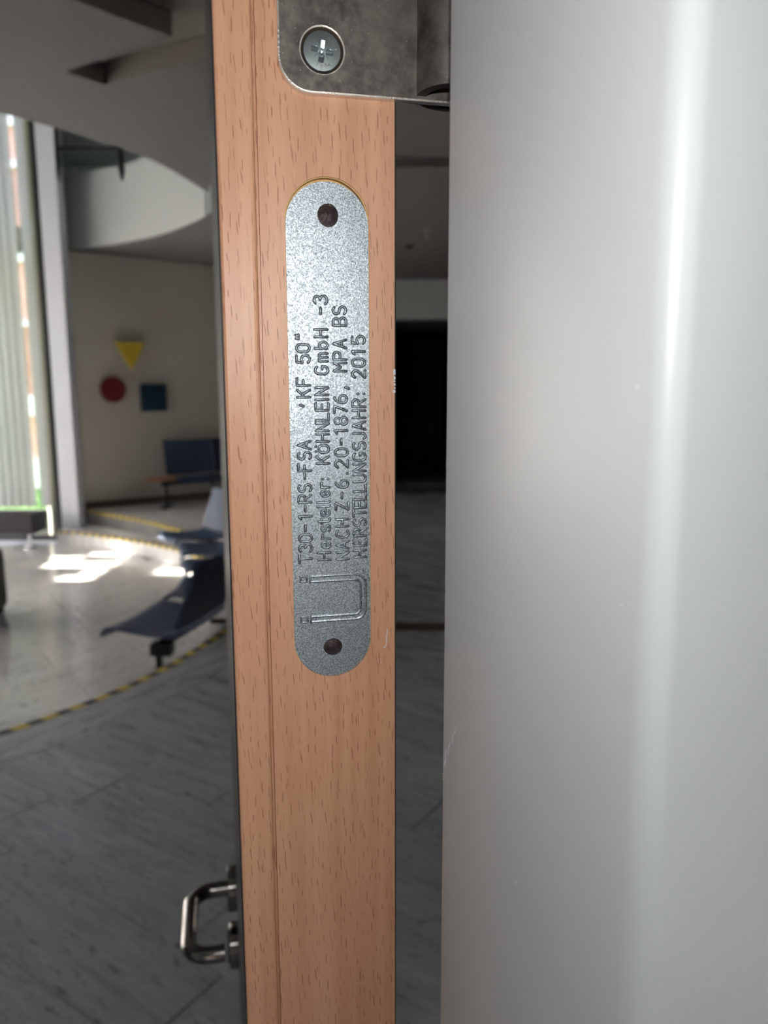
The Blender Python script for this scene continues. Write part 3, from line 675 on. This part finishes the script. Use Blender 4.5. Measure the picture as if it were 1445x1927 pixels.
G['C'] = [arc(2.1, 3.9, 1.9, 2.1, 40, 180, 9) + arc(2.1, 2.1, 1.9, 2.1, 180, 320, 9)]
G['Z'] = [[(0.3, 6), (3.7, 6), (0.2, 0), (3.9, 0)]]
G['6'] = [arc(3.0, 2.6, 2.8, 3.3, 95, 180, 7) + arc(2.0, 1.8, 1.8, 1.8, 180, 520, 14)]
G['2'] = [arc(2.0, 4.3, 1.75, 1.7, 165, -30, 9) + [(0.2, 0), (3.9, 0)]]
G['8'] = [arc(2, 4.55, 1.5, 1.4, -90, 270, 14), arc(2, 1.6, 1.85, 1.6, -90, 270, 16)]
G['7'] = [[(0.3, 6), (3.8, 6), (1.4, 0)]]
G['M'] = [[(0.0, 0), (0.0, 6), (2, 2.6), (4, 6), (4, 0)]]
G['U'] = [[(0.2, 6)] + arc(2, 1.8, 1.8, 1.8, 180, 360, 10) + [(3.8, 6)]]
G['J'] = [[(3.2, 6), (3.2, 1.6)] + arc(1.8, 1.6, 1.4, 1.6, 0, -150, 8)]
STROKE = 0.00045; RISE = 0.00040
def ridge(bl_, pts, r=STROKE, h=RISE):
    """rounded ridge along plan points (x,z) on the plate front"""
    P = [Vector(p) for p in pts]
    if len(P) > 2 and (P[0] - P[-1]).length < 1e-6: P = P
    prof_n = 6; prof = [(-1 + 2 * i / prof_n) for i in range(prof_n + 1)]
    for i in range(1, len(P) - 1):
        if (P[i] - P[i - 1]).normalized().dot((P[i + 1] - P[i]).normalized()) < 0.3:
            ridge(bl_, [tuple(p) for p in P[:i + 1]], r, h); ridge(bl_, [tuple(p) for p in P[i:]], r, h); return
    n = len(P)
    T0 = (P[1] - P[0]).normalized(); T1 = (P[-1] - P[-2]).normalized()
    seq = [(P[0] - T0 * r * 0.95, T0, 0.15, 0.0), (P[0] - T0 * r * 0.6, T0, 0.75, 0.6)]
    for i in range(n):
        ta = (P[i] - P[i - 1]).normalized() if i > 0 else T0; tb = (P[i + 1] - P[i]).normalized() if i < n - 1 else T1
        t = (ta + tb)
        t = t.normalized() if t.length > 1e-4 else ta
        seq.append((P[i], t, min(1.35, 1.0 / max(0.6, t.dot(ta))), 1.0))
    seq += [(P[-1] + T1 * r * 0.6, T1, 0.75, 0.6), (P[-1] + T1 * r * 0.95, T1, 0.15, 0.0)]
    v = []
    for p, t, w, hk in seq:
        nn = Vector((-t.y, t.x))
        for a_ in prof:
            q = p + nn * (a_ * r * w); hh = h * hk * (0.5 + 0.5 * math.cos(math.pi * a_))
            v.append((q.x, PY0 + 0.00002 - hh, q.y))
    m = prof_n + 1; f = [(i * m + j, i * m + j + 1, (i + 1) * m + j + 1, (i + 1) * m + j) for i in range(len(seq) - 1) for j in range(prof_n)]
    bl_.add(v, f)
CW, CH = 0.00226 / 4, 0.0036 / 6
def emboss(items, name='embossed_lettering'):
    b_ = B()
    for ch, ex, dz in items:
        for st in G[ch]:
            # reading direction is up; the tops of the letters point to the left (-x)
            ridge(b_, [(ex * 0.001 - (gy - 3) * CH, ZC + dz * 0.001 + (gx - 2) * CW) for gx, gy in st])
    o = b_.build(name, 'galv_letter', lp, True); return o
emboss([('T', -7.38, -38.27), ('3', -7.37, -35.15), ('0', -7.35, -32.19), ('-', -7.33, -29.41), ('1', -7.32, -26.02), ('-', -7.3, -23.56), ('R', -7.29, -20.81), ('S', -7.27, -17.77), ('-', -7.25, -14.28), ('F', -7.24, -11.87), ('S', -7.22, -8.56), ('A', -7.21, -5.57), (',', -9.6, 5.53), ('K', -7.13, 8.75), ('F', -7.11, 11.96), ('5', -7.08, 18.18), ('0', -7.07, 21.2), ('q', -7.05, 24.21)])
emboss([('H', -2.0, -37.75), ('e', -2.0, -34.46), ('r', -2.0, -32.05), ('s', -2.0, -29.63), ('t', -2.0, -27.46), ('e', -2.0, -25.09), ('l', -2.0, -23.20), ('l', -2.0, -21.96), ('e', -2.0, -19.45), ('r', -2.0, -17.06), (':', -2.0, -15.33), ('K', -2.0, -9.87), ('Ö', -2.0, -6.71), ('H', -2.0, -3.56), ('N', -2.0, -0.57), ('L', -2.0, 2.3), ('E', -2.0, 5.11), ('I', -2.0, 7.13), ('N', -2.0, 9.43), ('G', -2.0, 15.18), ('m', -2.0, 18.75), ('b', -2.0, 22.05), ('H', -2.0, 25.3), ('-', -2.0, 31.28), ('3', -2.0, 34.25)])
emboss([('N', 3.4, -37.86), ('A', 3.4, -34.71), ('C', 3.39, -31.38), ('H', 3.38, -28.13), ('Z', 3.37, -23.32), ('-', 3.36, -20.26), ('6', 3.35, -16.85), ('.', 3.34, -13.79), ('2', 3.33, -11.05), ('0', 3.33, -7.78), ('-', 3.32, -4.76), ('1', 3.31, -1.77), ('8', 3.3, 1.16), ('7', 3.29, 4.29), ('6', 3.29, 7.26), (',', 3.28, 10.36), ('M', 3.26, 16.12), ('P', 3.26, 19.22), ('A', 3.25, 22.48), ('B', 3.23, 28.46), ('S', 3.22, 31.54)])
emboss([('H', 8.55, -37.5), ('E', 8.55, -34.16), ('R', 8.55, -31.22), ('S', 8.55, -28.24), ('T', 8.55, -25.43), ('E', 8.54, -22.89), ('L', 8.54, -20.57), ('L', 8.54, -18.24), ('U', 8.54, -15.35), ('N', 8.54, -12.23), ('G', 8.54, -9.17), ('S', 8.53, -6.03), ('J', 8.53, -3.1), ('A', 8.53, -0.24), ('H', 8.53, 2.96), ('R', 8.53, 6.07), (':', 8.53, 8.73), ('2', 8.52, 14.2), ('0', 8.52, 17.38), ('1', 8.52, 20.31), ('5', 8.52, 23.57)])
eb = B()
def em(pts, r=0.00042, h=0.00026): ridge(eb, [(x_ * 0.001, ZC + z_ * 0.001) for x_, z_ in pts], r, h)
def ucurve(x0, xr, zt, zb, rad):
    return [(x0, zt), (xr - rad, zt)] + [(xr - rad + rad * math.sin(R(a_)), zt - rad + rad * math.cos(R(a_))) for a_ in range(15, 90, 15)] + [(xr, zt - rad), (xr, zb + rad)] + [(xr - rad + rad * math.cos(R(a_)), zb + rad - rad * math.sin(R(a_))) for a_ in range(15, 90, 15)] + [(xr - rad, zb), (x0, zb)]
em(ucurve(-6.0, 10.1, -43.6, -57.2, 3.0)); em(ucurve(-6.0, 8.6, -45.2, -55.7, 1.8)); em([(-6.2, -43.4), (-6.2, -45.4)]); em([(-6.2, -55.4), (-6.2, -57.4)])
for zc_ in (-44.2, -56.4): em([(-9.0, zc_ + .85), (-7.2, zc_ + .85), (-7.2, zc_ - .85), (-9.0, zc_ - .85), (-9.0, zc_ + .85)], 0.00036, 0.00030)
eb.build('embossed_symbol', 'galv_letter', lp, True)

# ---- hinge
hi = empty('hinge', (0, 0, 0), 0, door); hi['label'] = 'worn dark nickel hinge at the top of the door edge'
HZ = ZC + 0.0868; HX0 = -0.0123; HR = 0.0078; HT = 0.0024
o_ = [(0.044, HZ - 0.0002), (0.044, HZ + 0.16)] + [(HX0, HZ + 0.16)] + [(HX0 + HR - HR * math.cos(R(a_)), HZ + HR - HR * math.sin(R(a_)) - 0.0006 * (a_ / 90)) for a_ in range(0, 91, 9)]
SC = (-0.0009, ZC + 0.0966)
hol = circ(SC, 0.0056, 0.0056, 28)
v, f = xz_plate(o_, [hol], -HT, -0.00005)
hm = mesh_obj('hinge_leaf', v, f, ['nickel', 'edge'], hi)
for p in hm.data.polygons:
    if abs(p.normal.y) < 0.3: p.material_index = 1
bm = bmesh.new(); bm.from_mesh(hm.data)
bmesh.ops.bevel(bm, geom=[e for e in bm.edges if len(e.link_faces) == 2 and e.calc_face_angle(0) > 1.2 and all(abs(v_.co.y + HT) < 1e-5 for v_ in e.verts)], offset=0.0004, segments=2, affect='EDGES', material=1)
bm.to_mesh(hm.data); bm.free(); autosmooth(hm, 25)
# countersink and screw
n = 32; b = B()
rr = [(0.0056, -HT + .0001), (0.0053, -HT + 0.0005), (0.0048, -HT + 0.0014)]
vv = [(SC[0] + r_ * math.cos(2 * math.pi * i / n), y_, SC[1] + r_ * math.sin(2 * math.pi * i / n)) for r_, y_ in rr for i in range(n)]
b.add(vv, [(k_ * n + i, k_ * n + (i + 1) % n, (k_ + 1) * n + (i + 1) % n, (k_ + 1) * n + i) for k_ in range(2) for i in range(n)]); b.build('countersink', 'brown', hi, True)
# pozidriv screw head: polar surface with a cross recess
b = B(); nr, na = 44, 168; vv = [(SC[0], -HT + 0.0022, SC[1])]; rm = 0.00495
for i in range(1, nr + 1):
    r_ = rm * i / nr
    for j in range(na):
        t = 2 * math.pi * j / na; t0 = t + R(8)
        x_, z_ = r_ * math.cos(t0), r_ * math.sin(t0)
        arm = min(abs(x_), abs(z_)); xr_, zr_ = (x_ + z_) / 1.4142, (x_ - z_) / 1.4142; arm2 = min(abs(xr_), abs(zr_))
        dep = 0.0
        if arm < 0.0007 and r_ < 0.0029: dep = 0.0016 * (1 - r_ / 0.0042) * min(1.0, (0.0007 - arm) / 0.00018)
        if r_ < 0.0011: dep = max(dep, 0.0014)
        if arm2 < 0.00016 and 0.0008 < r_ < 0.0024: dep = max(dep, 0.0002)
        dome = 0.0003 * (1 - (r_ / rm) ** 2); edg = 0.0007 if i == nr else 0.0
        vv.append((SC[0] + r_ * math.cos(t), -HT + 0.0005 - dome + dep + edg, SC[1] + r_ * math.sin(t)))
ff = [(0, 1 + j, 1 + (j + 1) % na) for j in range(na)] + [(1 + k_ * na + j, 1 + k_ * na + (j + 1) % na, 1 + (k_ + 1) * na + (j + 1) % na, 1 + (k_ + 1) * na + j) for k_ in range(nr - 1) for j in range(na)]
b.add(vv, ff); scw = b.build('screw', 'zinc', hi); autosmooth(scw, 25); scw['label'] = 'bright zinc cross-head screw'
# stamped letters around the screw rim: short radial strokes
b = B()
def stamp(t, r_, ang, L=0.0007):
    cx, cz = SC[0] + r_ * math.cos(t), SC[1] + r_ * math.sin(t); a0 = t + ang
    dx, dz = math.cos(a0) * L / 2, math.sin(a0) * L / 2; w = 0.00006; px_, pz_ = -math.sin(a0) * w, math.cos(a0) * w; y = -HT + 0.00030
    b.add([(cx - dx - px_, y, cz - dz - pz_), (cx - dx + px_, y, cz - dz + pz_), (cx + dx + px_, y, cz + dz + pz_), (cx + dx - px_, y, cz + dz - pz_), (cx - dx, y - .00008, cz - dz), (cx + dx, y - .00008, cz + dz)], [(0, 3, 5, 4), (1, 4, 5, 2)])
random.seed(11)
for k_ in range(11):
    t = R(60 - k_ * 17)
    for q_ in range(random.choice([2, 3])): stamp(t + random.uniform(-.07, .07), 0.0036 + random.uniform(-.0003, .0004), random.choice([0, 0, math.pi / 2, 0.6]))
b.build('stamped_marks', 'edge', hi)
# barrel
b = B(); BR = 0.0096; bxc, byc = 0.0340, -0.0030; n = 40
for r_, rv in ((BR, False), (BR - 0.0026, True)):
    pts_ = [(bxc + r_ * math.cos(2 * math.pi * i / n), byc + r_ * math.sin(2 * math.pi * i / n)) for i in range(n)]
    b.add([(x_, y_, z_) for z_ in (HZ + 0.0008, HZ + 0.16) for x_, y_ in pts_], [(i, (i + 1) % n, n + (i + 1) % n, n + i) for i in range(n)], 1 if rv else 0)
pa = [(bxc + BR * math.cos(2 * math.pi * i / n), byc + BR * math.sin(2 * math.pi * i / n), HZ + 0.0008) for i in range(n)]
pb = [(bxc + (BR - .0026) * math.cos(2 * math.pi * i / n), byc + (BR - .0026) * math.sin(2 * math.pi * i / n), HZ + 0.0008) for i in range(n)]
b.add(pa + pb, [(i, (i + 1) % n, n + (i + 1) % n, n + i) for i in range(n)], 1)
autosmooth(b.build('barrel', ['nickel', 'hollow'], hi), 30)
b = B().tube([(bxc, byc, HZ + 0.0030), (bxc, byc, HZ + 0.02)], BR - 0.0030, 24, mi=0); b.build('hinge_pin', 'hollow', hi, False)

# ---- lever handle (leaf-local: outwards is -x)
hd = empty('door_handle', (0, 0, 0), 0, door); hd['label'] = 'brushed steel return lever handle with two round roses'
FX = E0 - 0.0004; HS = 0.575; HH = 1.121
def rose(z):
    b = B(); n = 40
    pr_ = [(0.0, 0.0245), (0.009, 0.0245), (0.0105, 0.0235), (0.0105, 0.0)]
    for i in range(len(pr_) - 1):
        x0_, r0_ = pr_[i]; x1_, r1_ = pr_[i + 1]
        a_ = [(FX - x0_, HS + r0_ * math.cos(2 * math.pi * j / n), z + r0_ * math.sin(2 * math.pi * j / n)) for j in range(n)]
        c_ = [(FX - x1_, HS + r1_ * math.cos(2 * math.pi * j / n), z + r1_ * math.sin(2 * math.pi * j / n)) for j in range(n)]
        b.add(a_ + c_, [(j, (j + 1) % n, n + (j + 1) % n, n + j) for j in range(n)])
    return autosmooth(b.build('rose', 'steel', hd), 40)
rose(HH); rose(HH - 0.072)
def bend(c, a0, a1, r, plane, n=8): pass
path = []
x_out = FX - 0.050; rb = 0.022
path += [(FX - 0.008, HS, HH), (FX - 0.02, HS, HH)]
for i in range(9):
    t = math.pi / 2 * i / 8; path.append((x_out + rb - rb * math.sin(t), HS - rb + rb * math.cos(t), HH))
yn = HS - 0.100
for i in range(9):
    t = math.pi / 2 * i / 8; path.append((x_out + rb - rb * math.cos(t), yn + rb - rb * math.sin(t), HH))
path += [(FX - 0.022, yn, HH), (FX - 0.014, yn, HH)]
autosmooth(B().tube(path, 0.0084, 20).build('lever', 'steel', hd), 40)
B().box((FX - 0.0125, HS - 0.008, HH - 0.088), (FX - 0.0104, HS + 0.008, HH - 0.058)).build('keyhole_cylinder', 'black', hd)

# ================================================================== tape
def tape(curve, z, label, w=0.05, off=0.012, seg=0.078):
    pts = [Vector(p) for p in curve]; ln = [0]
    for i in range(1, len(pts)): ln.append(ln[-1] + (pts[i] - pts[i - 1]).length)
    def at(s):
        s = max(0, min(ln[-1], s)); i = 1
        while i < len(ln) - 1 and ln[i] < s: i += 1
        k_ = (s - ln[i - 1]) / max(1e-6, ln[i] - ln[i - 1]); p = pts[i - 1].lerp(pts[i], k_)
        i0 = max(0, i - 2); i1 = min(len(pts) - 1, i + 1); t = (pts[i1] - pts[i0]).normalized(); return p, Vector((t.y, -t.x))
    b = B(); s = 0; k_ = 0
    while s < ln[-1] - 0.01:
        e = min(s + seg, ln[-1]); sl = 0.02
        (p, n1), (q, n2) = at(s), at(e); (p2, n3), (q2, n4) = at(s + sl), at(e + sl)
        a_ = p + n1 * off; b1 = q + n2 * off; c1 = q2 + n4 * (off + w); d1 = p2 + n3 * (off + w)
        v = [(a_.x, a_.y, z), (b1.x, b1.y, z), (c1.x, c1.y, z), (d1.x, d1.y, z)]; v += [(x_, y_, z + 0.0015) for x_, y_, _ in v]
        b.add(v, [(4, 5, 6, 7), (0, 1, 5, 4), (3, 2, 6, 7)], k_ % 2)
        if off < 0: b.add([v[4], v[5], (b1.x, b1.y, z - 0.03), (a_.x, a_.y, z - 0.03)], [(0, 1, 2, 3)], k_ % 2)
        s = e; k_ += 1
    return tag(b.build('hazard_tape', ['yellow', 'tapeblack']), label, 'tape', 'hazard tape on the step edges')
tape(edge_near[5:] + edge_right[1:8], 0.0, 'yellow and black hazard tape on the curved edge nearest the door')
tape(edge_far, 0.0, 'yellow and black hazard tape on the far upper step edge', 0.055, -0.004)
tape(curve1[4:], -0.2, 'yellow and black hazard tape on the far lower step edge', 0.055, -0.004)

# ================================================================== seating
def seat_unit(parent, F, Gp, z, depth=0.56, backh=0.50, lean=0.16, mat='navy'):
    F = Vector(F); Gp = Vector(Gp); w = (Gp - F).length; ax = (Gp - F) / w; back = Vector((ax.y, -ax.x))
    def pt(a_, b_, h): p = F + ax * a_ + back * b_; return (p.x, p.y, z + h)
    sp = [(-0.045, -0.055), (-0.035, -0.02), (-0.01, 0.0), (0.05, 0.006), (0.2, -0.012), (0.38, -0.026), (depth - 0.06, -0.022), (depth, 0.0)]
    bp = [(depth - 0.01, 0.035), (depth + 0.01, 0.09), (depth + lean * 0.35, 0.22), (depth + lean * 0.75, 0.38), (depth + lean, backh), (depth + lean + 0.01, backh + 0.015)]
    for nm, pp, th in (('seat', sp, 0.022), ('backrest', bp, 0.022)):
        nw = 7; v = []; k_ = len(pp)
        for side in (0, 1):
            for i, (b_, h) in enumerate(pp):
                j0 = pp[max(i - 1, 0)]; j1 = pp[min(i + 1, k_ - 1)]; tx_, tz_ = j1[0] - j0[0], j1[1] - j0[1]; L = math.hypot(tx_, tz_); nx_, nz_ = -tz_ / L, tx_ / L
                for q in range(nw):
                    a_ = q / (nw - 1); cup = 0.018 * (2 * a_ - 1) ** 2 * (1 if nm == 'seat' else 1)
                    o_s = cup - (th if side else 0)
                    v.append(pt(a_ * w, b_ + nx_ * o_s, h + nz_ * o_s))
        m = k_ * nw; f = []
        for s_ in (0, 1):
            for i in range(k_ - 1):
                for q in range(nw - 1): c0 = s_ * m + i * nw + q; f.append((c0, c0 + 1, c0 + nw + 1, c0 + nw))
        for i in range(k_ - 1):
            for q in (0, nw - 1): c0 = i * nw + q; f.append((c0, c0 + nw, c0 + nw + m, c0 + m))
        for i in (0, k_ - 1):
            for q in range(nw - 1): c0 = i * nw + q; f.append((c0, c0 + 1, c0 + 1 + m, c0 + m))
        autosmooth(mesh_obj(nm, v, f, mat, parent), 50)
    return F + back * (depth * 0.72), Gp + back * (depth * 0.72), F + back * depth, Gp + back * depth

row = empty('beam_seating', (-1.5, 5.0, SUNK))
row.location = (0, 0, 0)
tag(row, 'curved row of five navy blue lobby seats on a black beam beside the hazard tape', 'seating')
sts = [((-1.985, 5.10), (-1.81, 5.82)), ((-1.80, 5.98), (-1.82, 6.64)), ((-1.84, 6.86), (-2.03, 7.40)), ((-2.08, 7.60), (-2.29, 8.24)), ((-2.37, 8.44), (-2.74, 8.93))]
mids = []
for F_, G_ in sts:
    a_, b_, c_, d_ = seat_unit(row, F_, G_, 0.03); mids += [a_, b_]
bb = B(); bb.tube([(p.x, p.y, -0.055) for p in mids], 0.034, 8); bb.build('beam', 'black', row)
b = B(); p = mids[0]; b.bbox((p.x - 0.05, p.y - 0.05, -0.12), (p.x + 0.10, p.y + 0.06, -0.03), 0.01); b.build('end_bracket', 'black', row)
for i in (0, 3, 6, 9):
    p = mids[i]; b = B(); b.tube([(p.x, p.y, -0.06), (p.x, p.y, SUNK + 0.03)], 0.026, 10); b.bbox((p.x - 0.20, p.y - 0.03, SUNK), (p.x + 0.03, p.y + 0.03, SUNK + 0.035), 0.008); b.build('leg', 'black', row)

row2 = empty('waiting_bench', (0, 0, 0)); tag(row2, 'dark blue two-seat bench with small wood side table against the back wall', 'bench')
mids = []
for F_, G_ in (((-1.85, 12.13), (-2.46, 11.67)), ((-2.48, 11.655), (-3.12, 11.18))):
    a_, b_, c_, d_ = seat_unit(row2, F_, G_, 0.44, 0.50, 0.56, 0.10); mids += [a_, b_]
B().tube([(p.x, p.y, 0.36) for p in mids] + [(-3.42, 11.30, 0.36)], 0.035, 8).build('beam', 'black', row2)
B().bbox((-0.22, -0.16, 0.435), (0.22, 0.16, 0.465), 0.005, 2, 0, Matrix.Translation((-3.44, 11.30, 0)) @ Matrix.Rotation(R(25), 4, 'Z')).build('side_table', 'oak', row2)
for x_, y_ in ((-3.36, 11.33), (-2.75, 11.80), (-2.0, 12.36)):
    b = B().tube([(x_, y_, 0.36), (x_, y_, 0.03)], 0.025, 10); b.bbox((x_ - 0.05, y_ - 0.22, 0.0), (x_ + 0.05, y_ + 0.16, 0.035), 0.01); b.build('leg', 'black', row2)

ot = empty('ottoman_bench', (-5.15, 10.2, SUNK)); tag(ot, 'black upholstered bench on chrome feet under the tall window', 'bench')
B().bbox((-0.62, -0.22, 0.22), (0.33, 0.24, 0.50), 0.02).build('cushion', 'leather', ot)
for x_ in (-0.45, 0.18):
    b = B().tube([(x_, 0, 0.22), (x_, 0, 0.02)], 0.022, 12).tube([(x_, 0, 0.0), (x_, 0, 0.02)], 0.09, 20); autosmooth(b.build('foot', 'chrome', ot))
tb = empty('tub_chair', (-4.10, 6.68, SUNK)); tag(tb, 'dark olive upholstered tub seat cut off by the left picture edge', 'chair')
B().bbox((-0.42, -0.38, 0.05), (0.42, 0.38, 0.66), 0.07, 4).build('body', 'olivefab', tb)
B().bbox((-0.38, -0.34, 0.0), (0.38, 0.34, 0.05), 0.01).build('plinth', 'black', tb)

# ================================================================== wall art (stands off the wall)
def wpt(s, z, off): p = W0 + WD * s + WN * off; return (p.x, p.y, z)
def art(name, pts, z_, o0, o1, mat, label):
    n = len(pts); v = [wpt(s, z, o1) for s, z in pts] + [wpt(s, z, o0) for s, z in pts]
    f = [tuple(range(n)), tuple(range(2 * n - 1, n - 1, -1))] + [(i, (i + 1) % n, n + (i + 1) % n, n + i) for i in range(n)]
    return tag(mesh_obj(name, v, f, mat), label, 'wall art', 'coloured shapes on the back wall')
def pin(parent, s, z): B().tube([wpt(s, z, 0.0), wpt(s, z, 0.07)], 0.02, 8).build('standoff', 'black', parent)
a1 = art('wall_triangle', [(0.62, 2.52), (1.07, 2.52), (0.86, 2.10)], 0, 0.06, 0.14, 'arty', 'yellow triangle pointing down on the back wall, top one of the three shapes'); pin(a1, 0.85, 2.40)
a2 = art('wall_disc', [(0.56 + 0.19 * math.cos(2 * math.pi * i / 36), 1.80 + 0.195 * math.sin(2 * math.pi * i / 36)) for i in range(36)], 0, 0.06, 0.12, 'artr', 'dark red disc on the back wall below and left of the yellow triangle'); pin(a2, 0.56, 1.8)
a3 = art('wall_square', [(0.98, 1.46), (1.385, 1.47), (1.38, 1.885), (0.98, 1.88)], 0, 0.06, 0.12, 'artb', 'dark blue square on the back wall right of the red disc'); pin(a3, 1.18, 1.67)
# skirting along the back wall
sk = wall_panel('baseboard_back', W0 + WD * 0.05 + WN * 0.002, W0 + WD * 5.2 + WN * 0.002, 0.0, 0.10, -0.02, 'skirt'); tag(sk, 'brown skirting along the foot of the back wall', 'skirting', kind='structure')

# gallery railing hung on the parapet
gr = empty('gallery_railing', (0, 0, 0)); tag(gr, 'black metal railing with glass on the white gallery parapet', 'railing')
b = B().bbox((-4.47, 10.66, 5.00), (-3.60, 10.70, 5.045), 0.004, 1, 0); b.build('top_rail', 'black', gr)
for x0_, w_ in ((-4.44, 0.05), (-3.60, 0.075)):
    v, f = prism([(x0_, 4.74), (x0_ + w_ * 0.5, 4.60), (x0_ + w_, 4.74), (x0_ + w_, 5.4 if w_ < .06 else 5.05), (x0_, 5.4 if w_ < .06 else 5.05)], 0, 0.03)
    mesh_obj('post', [(a_, 10.64 + c_, b_) for a_, b_, c_ in v], f, 'black', gr)
B().box((-4.40, 10.70, 4.80), (-3.60, 10.71, 4.99)).build('glass_panel', 'rail_glass', gr)

# ceiling fittings seen through the door gap
sp_ = empty('sprinkler', (0.57, 9.95, 3.8)); tag(sp_, 'small ceiling sprinkler seen through the gap right of the door', 'sprinkler')
B().tube([(0, 0, 0), (0, 0, -0.015)], 0.07, 20).build('flange', 'recess', sp_); B().tube([(0, 0, -0.015), (0, 0, -0.12)], 0.022, 12).build('stem', 'recess', sp_)
sm = empty('smoke_detector', (0.36, 10.9, 3.8)); tag(sm, 'small dark smoke detector on the ceiling beyond the door gap', 'smoke detector')
B().tube([(0, 0, 0), (0, 0, -0.04), (0, 0, -0.06)], [0.07, 0.065, 0.04], 20).build('housing', 'brown', sm)
B().tube([(0, 0, -0.06), (0, 0, -0.066)], 0.015, 12).build('sensor', 'black', sm)
